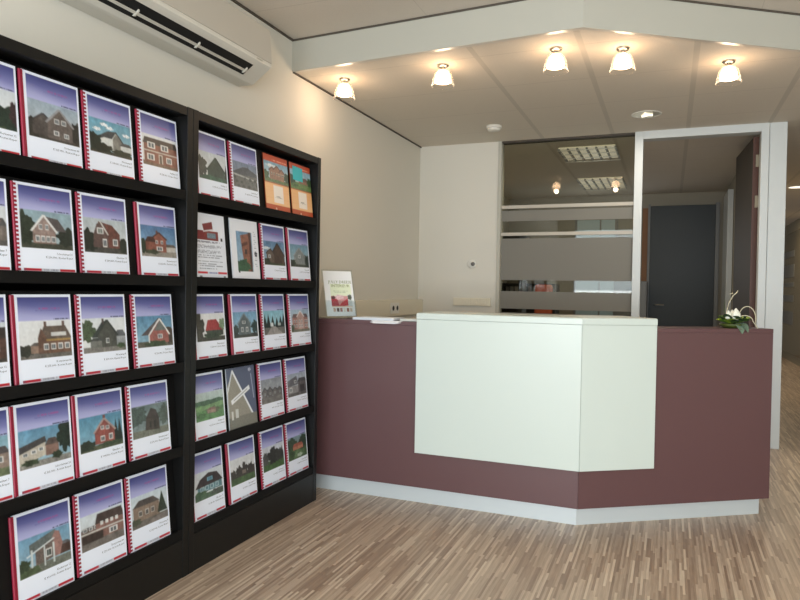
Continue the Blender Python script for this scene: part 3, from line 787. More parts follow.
def sheet_mesh(name, img, w, h, th, backmat, front=None):
    """slab standing on its lower edge: width along +y, height along z, printed face towards +x"""
    g = lin_arr(img).reshape(GH, SH // GH, GW, SW // GW, 3).mean((1, 3))
    ys = np.linspace(-w / 2, w / 2, GW)
    zs = np.linspace(h, 0, GH)
    co = np.zeros((GH, GW, 3))
    co[:, :, 0] = th
    co[:, :, 1] = ys[None, :]
    co[:, :, 2] = zs[:, None]
    n = GW * GH
    verts = co.reshape(-1, 3)
    b = np.array([[x, y, z] for x in (0, th - 1e-5) for y in (-w / 2, w / 2) for z in (0, h)])
    verts = np.vstack([verts, b])
    i = np.arange(n).reshape(GH, GW)
    q = np.stack([i[:-1, :-1], i[1:, :-1], i[1:, 1:], i[:-1, 1:]], -1).reshape(-1, 4)
    B = n
    bf = np.array([[B, B + 1, B + 3, B + 2], [B, B + 4, B + 5, B + 1], [B + 2, B + 3, B + 7, B + 6], [B + 1, B + 5, B + 7, B + 3], [B, B + 2, B + 6, B + 4]])
    faces = np.vstack([q, bf])
    me = bpy.data.meshes.new(name)
    me.vertices.add(len(verts)); me.vertices.foreach_set('co', verts.ravel())
    me.loops.add(faces.size); me.loops.foreach_set('vertex_index', faces.ravel().astype(np.int32))
    me.polygons.add(len(faces)); me.polygons.foreach_set('loop_start', np.arange(0, faces.size, 4, dtype=np.int32))
    me.polygons.foreach_set('material_index', np.r_[np.zeros(len(q)), np.ones(len(bf))].astype(np.int32))
    me.update(calc_edges=True)
    at = me.color_attributes.new('print', 'FLOAT_COLOR', 'POINT')
    colr = np.ones((len(verts), 4))
    colr[:n, :3] = g.reshape(-1, 3)
    at.data.foreach_set('color', colr.ravel())
    me.materials.append(M['print']); me.materials.append(backmat)
    return me

BW, BH, BT = 0.221, 0.294, 0.006
def comb_mesh(teeth):
    b = MB()
    b.tube([(BT * .5, -BW / 2 - .0045, 0.004), (BT * .5, -BW / 2 - .0045, BH - .002)], 0.0055 if not teeth else 0.0045, 10)
    if teeth:
        for i in range(21):
            z = .010 + i * (BH - .02) / 20.0
            b.box(BT, BT + .0022, -BW / 2 - .0045, -BW / 2 + .0065, z - .0036, z + .0036)
    else:
        b.box(BT, BT + .0015, -BW / 2 - .0045, -BW / 2 + .004, .004, BH - .002)
    return b.mesh('comb_binding', M['red'])
COMB = {True: comb_mesh(True), False: comb_mesh(False)}

# ------------------------------------------------------------------ display racks
SHELF = (1.645, 1.282, 0.918, 0.560, 0.202)
XF = 0.405
def rack(y0, y1, label):
    r = thing('display_rack', label, 'display rack', (0.004, y0, 0), group='black brochure racks on the left wall')
    L = y1 - y0
    for a in (0.0, L - 0.036):
        MB().box(0, XF - .004, a + .0006, a + 0.0354, 0.0, 2.004, 0.0015).build('side_panel', M['black'], r)
    MB().box(0, XF - .006, 0.036, L - 0.036, 1.966, 2.003, 0.0015).build('top_panel', M['black'], r)
    MB().box(0, 0.012, 0.036, L - 0.036, 0.18, 1.965).build('back_panel', M['black_inner'], r)
    MB().box(0, XF - .006, 0.036, L - 0.036, 0.0, 0.165, 0.0015).build('plinth', M['black'], r)
    for z in SHELF:
        b = MB().box(0.012, 0.395, 0.0365, L - 0.0365, z - 0.020, z - 0.001)
        b.box(0.3895, 0.399, 0.0365, L - 0.0365, z - 0.034, z + 0.006)
        s = b.build('shelf', M['black_inner'], r)
        MB().profile([(0.372, z), (0.362, z), (0.331, z + 0.305), (0.341, z + 0.305)], 0.038, L - 0.038).build('sloped_board', M['black_inner'], s)
    # small shelf pin screws on the inner face of the side panel
    return r
rack(1.182, 2.3045, 'black brochure rack cut off by the left edge, nearest to the viewer')
rack(2.3055, 3.428, 'black brochure rack beside the reception desk, further along the left wall')

STREETS = ['Kerkstraat 12', 'Dorpsstraat 86', 'Molenweg 4', 'Parklaan 31', 'Beukenlaan 7', 'Schoolstraat 20', 'Eikenlaan 15', 'Nieuwstraat 9']
PRICES = ['249.000', '325.000', '198.500', '275.000', '410.000', '236.000']
CAPS = {}
def caption_mesh(i):
    k_ = (i % 8, i % 6)
    if k_ not in CAPS:
        me = text_mesh('caption', [STREETS[k_[0]], '\u20ac ' + PRICES[k_[1]] + ',- Kosten Koper'], 0.0100, M['ink'], 'RIGHT', 1.3)
        me.transform(Matrix(((0, 0, 1, BT + .0006), (1, 0, 0, BW * .45), (0, 1, 0, BH * .213), (0, 0, 0, 1))))
        CAPS[k_] = me
    return CAPS[k_]

ROWW = ['top', 'second', 'middle', 'fourth', 'bottom']
LY = [1.384, 1.623, 1.860, 2.116]
RY = [2.474, 2.730, 3.000, 3.257]
DY = {(0, 0): .01, (0, 1): .012, (0, 2): .02, (0, 3): .022, (1, 0): -.02, (1, 1): -.012, (1, 2): 0, (1, 3): .02, (2, 0): -.018, (2, 1): -.012, (2, 2): 0, (2, 3): .004,
      (3, 0): -.006, (3, 1): -.012, (3, 2): -.01, (3, 3): -.016, (4, 1): -.008, (4, 2): 0, (4, 3): -.014}
N_ = [0]
def brochure(row, y, img, label, comb, cap=True, w=None, name='brochure', body=None):
    tilt = math.atan2(0.030, BH)
    o = thing(name, label, 'brochure', (0.3795, y + 0.004, SHELF[row] + 0.0004), (0, -tilt, 0), 'house brochures on the display racks')
    me = sheet_mesh('cover', img, w or BW, BH, BT, body or M['paper'])
    link('cover', me, o)
    if comb is not None:
        link('comb_binding', COMB[comb], o)
    if cap:
        link('caption', caption_mesh(N_[0]), o)
    N_[0] += 1
    return o

S = cover_standard
T, F_ = True, False
left = {
 (0, 0): (p_partialgreen, T, 'house brochure cut by the photo edge, top shelf of the near rack'),
 (0, 1): (p_greygable, F_, 'red-bound brochure with a dark grey double-gabled house, top shelf of the near rack'),
 (0, 2): (p_whitehouse, T, 'brochure with a white house and dark hedges, top shelf of the near rack'),
 (0, 3): (p_redwide, T, 'brochure with a wide red-brick house, last on the near rack\'s top shelf'),
 (1, 0): (p_partialgrey, F_, 'house brochure cut by the photo edge, second shelf of the near rack'),
 (1, 1): (p_mauvegable, T, 'brochure with a pale brick gable and white bargeboards, near rack\'s second shelf'),
 (1, 2): (p_mansard, T, 'brochure with a dark red mansard-roofed house, second shelf of the near rack'),
 (1, 3): (p_redcomplex, F_, 'brochure with red brick house under deep blue sky, near rack\'s second shelf'),
 (2, 0): (p_partialdark, F_, 'house brochure cut by the photo edge, middle shelf of the near rack'),
 (2, 1): (p_gambrel, F_, 'red-bound brochure with a brown two-chimney house, middle shelf of the near rack'),
 (2, 2): (p_greenbarn, T, 'brochure with a dark green gabled house under white sky, middle shelf of the near rack'),
 (2, 3): (p_whitetrim, T, 'brochure with a steep white-trimmed gable, middle shelf of the near rack'),
 (3, 0): (p_partialrow, F_, 'house brochure cut by the photo edge, fourth shelf of the near rack'),
 (3, 1): (p_row, F_, 'brochure with pale row houses and a tall dark tree, fourth shelf of the near rack'),
 (3, 2): (p_redgable, F_, 'brochure with a red gabled house under a turquoise sky, fourth shelf of the near rack'),
 (3, 3): (p_barn, T, 'brochure with a dark brown barn in hazy green, last on the near rack\'s fourth shelf'),
 (4, 1): (p_terrace, F_, 'brochure with a terrace house behind white posts, bottom shelf of the near rack'),
 (4, 2): (p_longbrick, T, 'brochure with a long brick house above dark garages, bottom shelf of the near rack'),
 (4, 3): (p_bungalow, T, 'brochure with a low brown house and a conifer, last on the near rack\'s bottom shelf'),
}
for (r_, c_), (ph, cb, lab) in left.items():
    brochure(r_, LY[c_] + DY.get((r_, c_), 0), S(ph, footer=(r_, c_) != (0, 3)), lab, cb)  # one cover's footer is left blank white to stand in for glare
RDY = {(0, 1): -.006, (0, 2): .012, (0, 3): .002, (1, 1): .006, (1, 2): -.008, (1, 3): -.01, (2, 1): .012, (2, 3): .008, (3, 1): -.004, (3, 2): -.015, (3, 3): -.018, (4, 1): .006, (4, 2): .01, (4, 3): -.002}
right = {
 (0, 0): (p_twogreen, F_, 'brochure with a dark green gable among trees, first on the far rack\'s top shelf'),
 (0, 1): (p_aerial, T, 'brochure with a grey aerial landscape, top shelf of the far rack'),
 (1, 2): (p_browngable, T, 'brochure with a dark brown gabled house, second shelf of the far rack'),
 (1, 3): (p_tealgrey, F_, 'brochure with a pale grey gabled house, second shelf of the far rack'),
 (2, 0): (p_redroof, F_, 'brochure with a bright red roof among trees, middle shelf of the far rack'),
 (2, 1): (p_tealgable, F_, 'red-bound brochure with a slate-blue gabled house, middle shelf of the far rack'),
 (2, 2): (p_lane, T, 'brochure with a lane between dark conifers, middle shelf of the far rack'),
 (2, 3): (p_villa, T, 'brochure with a large pink villa with white windows, middle shelf of the far rack'),
 (3, 0): (p_field, F_, 'brochure with a bright green field landscape, fourth shelf of the far rack'),
 (3, 2): (p_greyhouses, T, 'brochure with grey houses under a grey sky, fourth shelf of the far rack'),
 (3, 3): (p_modern, T, 'brochure with a grey modern house, last on the far rack\'s fourth shelf'),
 (4, 0): (p_thatch, F_, 'brochure with a dark-roofed bungalow with cyan windows, bottom shelf of the far rack'),
 (4, 1): (p_treelawn, F_, 'red-bound brochure with bare trees above a green lawn, bottom shelf of the far rack'),
 (4, 2): (p_parklawn, T, 'brochure with dark dense trees behind a lawn, third on the far rack\'s bottom shelf'),
 (4, 3): (p_redgarden, T, 'brochure with a red-roofed house in a leafy garden, bottom shelf of the far rack'),
}
for (r_, c_), (ph, cb, lab) in right.items():
    brochure(r_, RY[c_] + RDY.get((r_, c_), 0), S(ph), lab, cb)
OB = mat('orange_card', rgb(150, 66, 34), .5)
brochure(0, RY[2] + .012, cover_orange(p_castle), 'orange brochure with a brick mansion, left one of the two orange brochures', None, False, .230, body=OB)
ob4 = brochure(0, RY[3] + .005, cover_orange(p_garden), 'orange brochure with a green garden, the one carrying a turquoise note', None, False, .222, body=OB)
brochure(1, RY[0] - .002, cover_sheet(), 'white text sheet with two red photos on top, second shelf of the far rack', None, False, .215)
brochure(1, RY[1] + .006, cover_rotated(), 'white sheet with a sideways photo of a brick tower, second shelf of the far rack', None, False, .226)
brochure(3, RY[1] - .004, cover_facade(), 'slate-blue full-page brochure with a white gable outline, fourth shelf of the far rack', None, False, .228)
# sticky note on the orange brochure
tilt = math.atan2(0.030, BH)
Rm = Matrix.Rotation(-tilt, 4, 'Y')
p = Vector(ob4.location) + Rm @ Vector((BT + 0.0012, -.030, .238))
bm = MB().box(-0.0004, 0.0004, -.052, .052, -.039, .039)
bm.xform(Matrix.Translation(p) @ Rm @ Matrix.Rotation(math.radians(-2), 4, 'X'))
nt_ = bm.build('sticky_note', mat('turquoise_note', rgb(70, 190, 196), 0.6))
tag(nt_, 'turquoise square sticky note on the orange brochure', 'sticky note')

# ------------------------------------------------------------------ air conditioner
ac = thing('air_conditioner', 'beige wall-mounted air conditioner above the brochure racks', 'air conditioner', (0.001, 1.88, 2.388))
AL = 1.295
prof = [(0, 0), (0.085, -0.003), (0.10, 0.0), (0.205, 0.072), (0.217, 0.082), (0.22, 0.096), (0.207, 0.29), (0.195, 0.302), (0, 0.302)]
b = MB().profile(prof, 0.0, AL)
b.build('body', M['ac_low'], ac)
MB().profile([(0.2215, 0.100), (0.2245, 0.104), (0.211, 0.285), (0.2085, 0.285)], 0.004, AL - 0.004).build('front_panel', M['ac'], ac)
# outlet slot on the sloped underside
s0, s1 = Vector((0.10, 0.0)), Vector((0.205, 0.072))
dv = (s1 - s0); nv = Vector((dv.y, -dv.x)).normalized()
def sl(t_, o_): q = s0 + dv * t_ + nv * o_; return (q.x, q.y)
MB().profile([sl(.22, .0006), sl(.85, .0006), sl(.85, .0016), sl(.22, .0016)], 0.09, AL - 0.13).build('outlet', M['dark'], ac, label='dark air outlet slot')
MB().profile([sl(.40, .003), sl(.52, .006), sl(.52, .009), sl(.40, .006)], 0.10, AL - 0.14).build('louver', M['ac_low'], ac)
for y in (0.35, 0.75, AL - 0.155):
    MB().profile([sl(.30, .002), sl(.62, .002), sl(.58, .010), sl(.36, .010)], y, y + 0.008).build('louver_bracket', M['ac_low'], ac)
MB().box(0.221, 0.2222, AL - 0.14, AL - 0.09, 0.088, 0.094).build('badge', M['steel'], ac)

# ------------------------------------------------------------------ reception desk
desk = thing('reception_desk', 'angled reception desk in aubergine with a white counter panel and metal plinth', 'reception desk', (0.06, 3.7, 0))
ox, oy = 0.06, 3.7
Cn = Vector((1.878, 3.612)); dR = Vector((.828, .561)); nR = Vector((.561, -.828)); nL = Vector((0.0, -1.0)); dL = Vector((1, 0))
mit = (nL + nR); mit = mit / (1 + nL.dot(nR))
LEN = 1.178
def Lp(x, off): return (x - ox, Cn.y - off - oy)
def Cp(off): q = Cn + mit * off; return (q.x - ox, q.y - oy)
def Rp(s, off): q = Cn + dR * s + nR * off; return (q.x - ox, q.y - oy)
g = 0.0008
MB().prism([Lp(0.06, 0), (Cp(0)[0] - g, Cp(0)[1]), (Cp(-.03)[0] - g, Cp(-.03)[1]), Lp(0.06, -.03)], 0.097, 1.036).build('front_panel', M['maroon'], desk)
MB().prism([(Cp(0)[0] + g, Cp(0)[1] + g * .5), Rp(LEN, 0), Rp(LEN, -.03), (Cp(-.03)[0] + g, Cp(-.03)[1])], 0.097, 1.036).build('front_panel', M['maroon'], desk)
MB().prism([Rp(LEN - .03, -.031), Rp(LEN, -.031), Rp(LEN, -.62), Rp(LEN - .03, -.62)], 0.097, 1.036).build('end_panel', M['maroon'], desk)
MB().prism([Lp(0.06, 0.001), Cp(.001), Rp(LEN + .001, .001), Rp(LEN + .001, -.20), Cp(-.20), Lp(0.06, -.20)], 1.0365, 1.060, 0.0015).build('counter_top', M['maroon'], desk)
MB().prism([Lp(0.06, -.035), Cp(-.035), Rp(LEN - .035, -.035), Rp(LEN - .035, -.09), Cp(-.09), Lp(0.06, -.09)], 0.0, 0.0965).build('plinth', M['alu'], desk)
MB().prism([Lp(0.06, -.032), Cp(-.032), Rp(LEN - .032, -.032), Rp(LEN - .032, -.75), Cp(-.8), Lp(0.06, -.8)], 0.72, 0.745).build('worktop', M['cream'], desk)
# white wrap
O = 0.022
xw = 0.956; sw = 0.432
MB().prism([Lp(xw, O), (Cp(O)[0] - g, Cp(O)[1]), (Cp(.0015)[0] - g, Cp(.0015)[1]), Lp(xw, .0015)], 0.303, 1.077, 0.0012).build('white_panel', M['cream'], desk)
MB().prism([(Cp(O)[0] + g, Cp(O)[1] + g * .5), Rp(sw, O), Rp(sw, .0015), (Cp(.0015)[0] + g, Cp(.0015)[1])], 0.303, 1.077, 0.0012).build('white_panel', M['cream'], desk)
MB().prism([Lp(xw - .001, O + .001), Cp(O + .001), Rp(sw + .001, O + .001), Rp(sw + .001, -.33), Cp(-.33), Lp(xw - .001, -.33)], 1.0785, 1.1145, 0.008, True).build('white_top', M['cream'], desk)
MB().prism([Lp(xw, -.02), Cp(-.02), Rp(sw, -.02), Rp(sw, -.18), Cp(-.18), Lp(xw, -.18)], 1.0605, 1.078).build('riser', M['maroon'], desk)

# flyer stand
st = thing('flyer_stand', 'clear acrylic stand with a white interior flyer on the left end of the desk', 'flyer stand', (0.368, 3.765, 1.0608), (0, 0, math.radians(-38)))
lean = math.radians(17)
RL = Matrix.Translation((0.03, 0, 0.012)) @ Matrix.Rotation(-lean, 4, 'Y')
fm = sheet_mesh('flyer', cover_flyer(), 0.198, 0.297, 0.002, M['paper']); fm.transform(RL)
link('flyer', fm, st)
tm = text_mesh('flyer_heading', ['JULLY DREESE', 'INTERIEUR'], 0.0265, mat('olive_ink', rgb(128, 136, 70), 0.6), 'CENTER', 0.95)
tm.transform(RL @ Matrix(((0, 0, 1, .0026), (1, 0, 0, .012), (0, 1, 0, .215), (0, 0, 0, 1))))
link('flyer_heading', tm, st)
MB().box(-0.0035, -0.0005, -.106, .106, -0.004, .306).xform(RL).build('back_plate', M['acrylic'], st)
MB().box(0.0045, 0.0065, -.106, .106, -0.004, .10).xform(RL).build('front_lip', M['acrylic'], st)
MB().box(-0.115, 0.06, -.106, .106, 0.0, 0.004).build('base', M['acrylic'], st)
MB().quad((-.115, -.106, .004), (.03, -.106, .012), (-.028, -.106, .22)).quad((-.115, .106, .004), (.03, .106, .012), (-.028, .106, .22)).build('side_wing', M['acrylic'], st)

# papers on the desk
ps = MB()
for i in range(5):
    ps.box(.53 - .002 * (i % 2), .795 + .003 * (i % 3), 3.622 + .002 * (i % 3), 3.80, 1.0608 + i * .003, 1.0632 + i * .003)
tag(ps.build('magazine_stack', M['paper']), 'thin stack of white magazines on the desk beside the white panel', 'magazines')
tag(MB().box(.83, .95, 3.64, 3.80, 1.0608, 1.0745, .001).build('notepad', mat('pale_pad', rgb(205, 205, 195), .5)), 'pale pad lying between the magazines and the white panel', 'notepad')
lf = MB()
for i in range(8):
    a0, a1 = i / 8, (i + 1) / 8
    f_ = lambda a: 1.0606 - 0.016 * max(0, a - .45) ** 1.2 * 2
    lf.quad((.66, 3.6215 - .04 * a0, f_(a0)), (.86 , 3.6215 - .04 * a0, f_(a0)), (.86 - .04 * a1, 3.6215 - .04 * a1, f_(a1)), (.66 + .03 * a1, 3.6215 - .04 * a1, f_(a1)))
lo = lf.build('loose_leaf', M['paper'])
so = lo.modifiers.new('thickness', 'SOLIDIFY'); so.thickness = 0.0006
tag(lo, 'loose white sheet curling over the front edge of the desk', 'paper')

# ------------------------------------------------------------------ flower arrangement
fa = thing('flower_arrangement', 'low flower arrangement with white buds, green leaves and curled twigs on the desk', 'flower arrangement', (2.645, 4.23, 1.0605))
fa.scale = (.8, .8, .86)
MB().lathe([(0.0, 0.0), (.062, 0.0), (.085, .014), (.09, .026), (.08, .028), (.05, .02), (0.0, .02)], 28).build('bowl', mat('dark_bowl', rgb(74, 86, 34), .5), fa, True)
def leaf_mesh(L, W, curl, m, fold=0.25):
    b = MB()
    n = 8
    rows = []
    for i in range(n + 1):
        t_ = i / n
        hw = W * math.sin(math.pi * min(1, t_ * .96 + .03)) ** .8
        z = curl * t_ * t_
        rows.append([b.bm.verts.new((L * t_, s * hw, z + abs(s) * hw * fold)) for s in (-1, -.5, 0, .5, 1)])
    for i in range(n):
        for j in range(4):
            b.bm.faces.new((rows[i][j], rows[i + 1][j], rows[i + 1][j + 1], rows[i][j + 1]))
    return b.mesh('leaf', m, True)
greens = [mat('leaf_green', rgb(86, 120, 50), .45), mat('leaf_lime', rgb(140, 165, 50), .45), mat('leaf_dark', rgb(44, 62, 40), .5), mat('leaf_eucalyptus', rgb(104, 124, 104), .55)]
lms = [leaf_mesh(.085, .030, -.015, greens[0]), leaf_mesh(.085, .034, -.022, greens[1]), leaf_mesh(.08, .028, .01, greens[2]), leaf_mesh(.075, .030, -.045, greens[3])]
rl = random.Random(5)
for i in range(24):
    a = i * 2.399
    kx = i % 3
    o = link('leaf', lms[kx], fa)
    o.location = (.03 * math.cos(a), .03 * math.sin(a), .026 + .02 * rl.random())
    o.rotation_euler = (rl.uniform(-.4, .4), rl.uniform(-.62, -.26), a)
for a, dz, rot in ((-1.12, .032, .30), (-0.78, .036, .22)):
    o = link('leaf', lms[3], fa)
    o['label'] = 'grey-green eucalyptus leaf drooping at the front'
    o.location = (.06 * math.cos(a), .06 * math.sin(a), dz)
    o.rotation_euler = (0, rot, a)
tall = link('leaf', leaf_mesh(.16, .018, .03, greens[0]), fa)
tall.location = (-.05, .0, .03); tall.rotation_euler = (0.3, -1.35, 2.8)
white = mat('white_petal', rgb(240, 240, 226), .5)
for cx_, cy_, s in ((-.035, -.03, .85), (.012, -.045, 1.05), (-.008, -.01, .9)):
    b = MB().lathe([(0, 0), (.016 * s, .004 * s), (.028 * s, .022 * s), (.027 * s, .042 * s), (.016 * s, .062 * s), (.003 * s, .078 * s)], 12, (cx_, cy_, .05))
    for v in b.bm.verts:
        a = math.atan2(v.co.y - cy_, v.co.x - cx_)
        f_ = 1 + .12 * math.cos(3 * a)
        v.co.x = cx_ + (v.co.x - cx_) * f_; v.co.y = cy_ + (v.co.y - cy_) * f_
    b.build('flower_bud', white, fa, True)
twig = mat('pale_twig', rgb(196, 188, 160), .6)
MB().tube([(-.03, -.02, .05), (-.045, -.02, .11), (-.03, -.02, .17), (-.005, -.02, .215), (.018, -.02, .235), (.024, -.02, .25)], [.0045, .004, .0035, .0035, .004, .002], 8).build('twig', twig, fa, True)
MB().tube([(-.005, -.01, .23), (-.02, -.012, .226), (-.03, -.012, .218)], [.003, .003, .001], 6).build('twig', twig, fa, True)
arc = [(.03 + .055 * (1 - math.cos(t_)) , -.03, .06 + .085 * math.sin(t_)) for t_ in [i * math.pi / 12 * 1.08 for i in range(13)]]
MB().tube(arc, .0032, 8).build('twig', twig, fa, True)
arc = [(.02 + .05 * (1 - math.cos(t_)), -.05, .05 + .035 * math.sin(t_)) for t_ in [i * math.pi / 10 for i in range(11)]]
MB().tube(arc + [(.15, -.07, .005)], .003, 8).build('twig', twig, fa, True)

# ------------------------------------------------------------------ ceiling fittings
bulb = emit_mat('glowing_frosted_shade', (1.0, 0.66, 0.40, 1), 14.0)
lamp_spots = [(.253, 4.005, 'leftmost glass bell ceiling lamp, nearest the left wall'), (.964, 3.957, 'second glass bell ceiling lamp from the left'), (1.667, 3.903, 'glass bell ceiling lamp just left of the bulkhead corner'),
              (2.027, 4.021, 'glass bell ceiling lamp just right of the bulkhead corner'), (2.605, 4.452, 'rightmost glass bell ceiling lamp, above the flowers')]
base_m = MB().lathe([(0.001, 0), (.036, 0), (.037, -.006), (.030, -.013), (.012, -.016), (.001, -.016)], 28).mesh('ceiling_rose', M['steel'], True)
stem_m = MB().lathe([(.006, -.016), (.006, -.026), (.016, -.029), (.019, -.042), (.014, -.044), (.001, -.044)], 18).mesh('stem', M['steel'], True)
shade_m = MB().lathe([(.002, -.032), (.020, -.035), (.036, -.048), (.045, -.070), (.050, -.100), (.050, -.107), (.040, -.109), (.002, -.104)], 28).mesh('inner_shade', bulb, True)
bell_m = MB().lathe([(.021, -.031), (.038, -.037), (.054, -.058), (.063, -.088), (.069, -.124), (.071, -.131)], 36).mesh('glass_bell', M['lampglass'], True)
rim_m = MB().lathe([(.069, -.129), (.072, -.128), (.073, -.132), (.070, -.134), (.068, -.132), (.069, -.129)], 36).mesh('rim', M['lampglass'], True)
for x, y, lab in lamp_spots:
    L_ = thing('ceiling_lamp', lab, 'lamp', (x, y, ZL - 0.0005), group='glass bell lamps along the bulkhead')
    for nm, me in (('ceiling_rose', base_m), ('stem', stem_m), ('inner_shade', shade_m), ('glass_bell', bell_m)):
        o = link(nm, me, L_)
        if nm == 'glass_bell':
            link('rim', rim_m, o)
    pl = bpy.data.lights.new('lamp_light', 'POINT')
    pl.energy = 1.5; pl.color = (1, .78, .58); pl.shadow_soft_size = 0.03
    po = bpy.data.objects.new('lamp_light', pl); COL.objects.link(po); po.location = (x, y, ZL - .145)

dl = thing('downlight', 'round recessed reflector downlight in the lowered ceiling', 'downlight', (2.107, 5.56, ZL - .0005))
MB().lathe([(.10, 0), (.112, 0), (.112, -.004), (.10, -.006), (.096, -.002), (.10, 0)], 36).build('ring', M['plastic'], dl, True)
MB().lathe([(.098, -.003), (.08, -.0015), (.05, -.0012), (.001, -.001)], 24).build('reflector', mat('faceted_reflector', rgb(225, 220, 205), .4, .8), dl)
for i in range(3):
    a = .3 + i * 2.1
    MB().tube([(.045 * math.cos(a), .045 * math.sin(a), -.008), (-.01 * math.cos(a + 1), -.01 * math.sin(a + 1), -.009)], .009, 8).build('bulb_tube', emit_mat('compact_tube', rgb(255, 246, 225), 1.2), dl)
sd = thing('smoke_detector', 'white round smoke detector on the ceiling near the glazing', 'smoke detector', (.888, 5.56, ZL - .0005))
MB().lathe([(.001, 0), (.066, 0), (.068, -.010), (.066, -.018), (.058, -.021)], 28).build('base', M['plastic'], sd, True)
MB().lathe([(.056, -.0215), (.055, -.034), (.046, -.042), (.001, -.044)], 28).build('sensor_head', M['plastic'], sd, True)
dl2 = thing('downlight', 'small downlight in the corridor ceiling at the right edge', 'downlight', (3.80, 9.87, ZL - .0005))
MB().lathe([(.10, 0), (.12, 0), (.12, -.004), (.10, -.006), (.10, 0)], 24).build('ring', M['plastic'], dl2, True)
MB().lathe([(.098, -.003), (.001, -.001)], 24).build('reflector', emit_mat('lit_downlight', rgb(255, 245, 220), 1.6), dl2)
# office louvre lights
lo_e = emit_mat('louvre_light', rgb(225, 215, 190), 0.40)
for x0, x1, y0, y1, lab in ((1.27, 1.80, 6.60, 7.20, 'square louvre ceiling light in the office, nearer the glass'), (1.22, 1.75, 8.45, 9.27, 'louvre ceiling light deeper in the office')):
    q = thing('louvre_light', lab, 'ceiling light', ((x0 + x1) / 2, (y0 + y1) / 2, ZL), group='louvre lights in the office')
    hx, hy = (x1 - x0) / 2, (y1 - y0) / 2
    MB().box(-hx, hx, -hy, hy, -.01, 0).build('housing', lo_e, q)
    b = MB()
    for i in range(7):
        x = -hx + 2 * hx * i / 6
        b.box(x - .008, x + .008, -hy, hy, -.03, -.0105)
    b.build('louvre', M['grey'], q)
    b = MB()
    for i in range(4):
        y = -hy + 2 * hy * i / 3
        b.box(-hx - .01, hx + .01, y - .012, y + .012, -.034, -.0305)
    b.build('louvre', M['plastic'], q)

# ------------------------------------------------------------------ wall fittings behind the desk
tr = thing('cable_trunking', 'beige cable trunking along the left wall behind the desk', 'cable trunking', (0.0005, 4.0, 1.01))
MB().box(0, 0.05, 0, YB - 4.0 - .002, 0, 0.142, 0.003).build('channel', M['trunk'], tr)
MB().box(0.0505, 0.053, 0, YB - 4.0 - .004, 0.012, 0.125, 0.001).build('cover_strip', M['trunk'], tr)
so_ = MB().box(0.0535, 0.06, 1.335, 1.525, 0.022, 0.118, 0.002).build('socket_plate', M['plastic'], tr)
for y in (1.385, 1.475):
    MB().lathe([(.001, .001), (.02, .001), (.022, .003), (.002, .003)], 16).xform(Matrix.Translation((.060, y, .07)) @ Matrix.Rotation(math.pi / 2, 4, 'Y')).build('socket', M['dark'], so_)
ss = thing('socket_strip', 'beige triple switch and socket strip on the back wall', 'socket strip', (.372, YB - .0005, 1.10))
MB().box(0, .368, -.03, 0, 0, .076, .003).build('housing', M['trunk'], ss)
for i in range(3):
    pl_ = MB().box(.09 + .09 * i, .165 + .09 * i, -.036, -.0305, .004, .072, .002).build('switch_plate', M['trunk'], ss)
    MB().box(.11 + .09 * i, .145 + .09 * i, -.041, -.0365, .02, .056, .003).build('rocker', M['trunk'], pl_)
th_ = thing('thermostat', 'small round thermostat on the back wall beside the glazing', 'thermostat', (.548, YB + .0004, 1.50))
RX = Matrix.Rotation(math.pi / 2, 4, 'X')
MB().lathe([(.001, 0), (.042, 0), (.042, .014), (.034, .018), (.001, .018)], 24).xform(RX).build('dial', M['plastic'], th_, True)
MB().lathe([(.001, .0185), (.020, .0185), (.018, .03), (.001, .03)], 20).xform(Matrix.Translation((.012, 0, 0)) @ RX).build('knob', mat('grey_knob', rgb(110, 108, 104), .4), th_, True)

# ------------------------------------------------------------------ office contents
bc = thing('bookcase', 'dark office bookcase seen through the glass at the left', 'bookcase', (0.02, 9.62, 0))
MB().box(0, .03, 0, .36, 0, 1.36).box(.75, .78, 0, .36, 0, 1.36).box(.03, .75, 0, .36, 1.33, 1.36).box(.03, .75, 0, .36, 1.05, 1.08).box(.03, .75, 0, .36, .7, .73).box(.03, .75, 0, .36, 0, .06).box(.03, .75, .33, .36, .06, 1.33).build('carcass', M['dkgrey'], bc)
cols = [rgb(150, 150, 150), rgb(200, 200, 196), rgb(120, 124, 126), rgb(176, 178, 176), rgb(92, 92, 96)]
bms = [mat('binder_%d' % i, c, .5) for i, c in enumerate(cols)]
bmesh_ = [MB().box(0, .05, 0, .22, 0, .235, .002).mesh('ring_binder', m) for m in bms]
for i in range(10):
    if i in (4,): continue
    o = link('ring_binder', bmesh_[(i * 3) % 5])
    o.location = (.07 + .066 * i, 9.65, 1.0812)
    tag(o, 'office ring binder on the dark bookcase shelf, blurred behind the glass', 'binder', 'ring binders in the office bookcase')
cb = thing('cupboard', 'tall dark rounded cupboard in the office left of the glazing', 'cupboard', (0.05, 8.55, 0))
MB().prism([(0, 0), (.45, 0), (.5, .04), (.52, .1), (.52, .4), (0, .4)], 1.62, 1.98, .03).build('cabinet', M['dkgrey'], cb)
MB().box(.03, .08, .03, .38, 0, 1.62).box(.42, .47, .1, .38, 0, 1.62).build('legs', M['dkgrey'], cb)
ch = thing('office_chair', 'orange office chair behind the glass', 'chair', (0.86, 8.3, 0))
MB().box(-.11, .11, -.03, .03, .86, 1.335, .03).build('backrest', M['orange'], ch)
MB().box(-.23, .23, -.48, -.02, .44, .50, .02).build('seat', M['orange'], ch)
MB().tube([(0, -.25, .44), (0, -.25, .08)], .025).tube([(0, -.02, .47), (0, .05, .6), (0, .035, .9)], .02).build('post', M['dark'], ch)
b = MB()
for i in range(5):
    a = i * 2 * math.pi / 5
    b.tube([(0, -.25, .09), (.28 * math.cos(a), -.25 + .28 * math.sin(a), .04)], [.022, .016])
b.build('foot_star', M['dark'], ch)
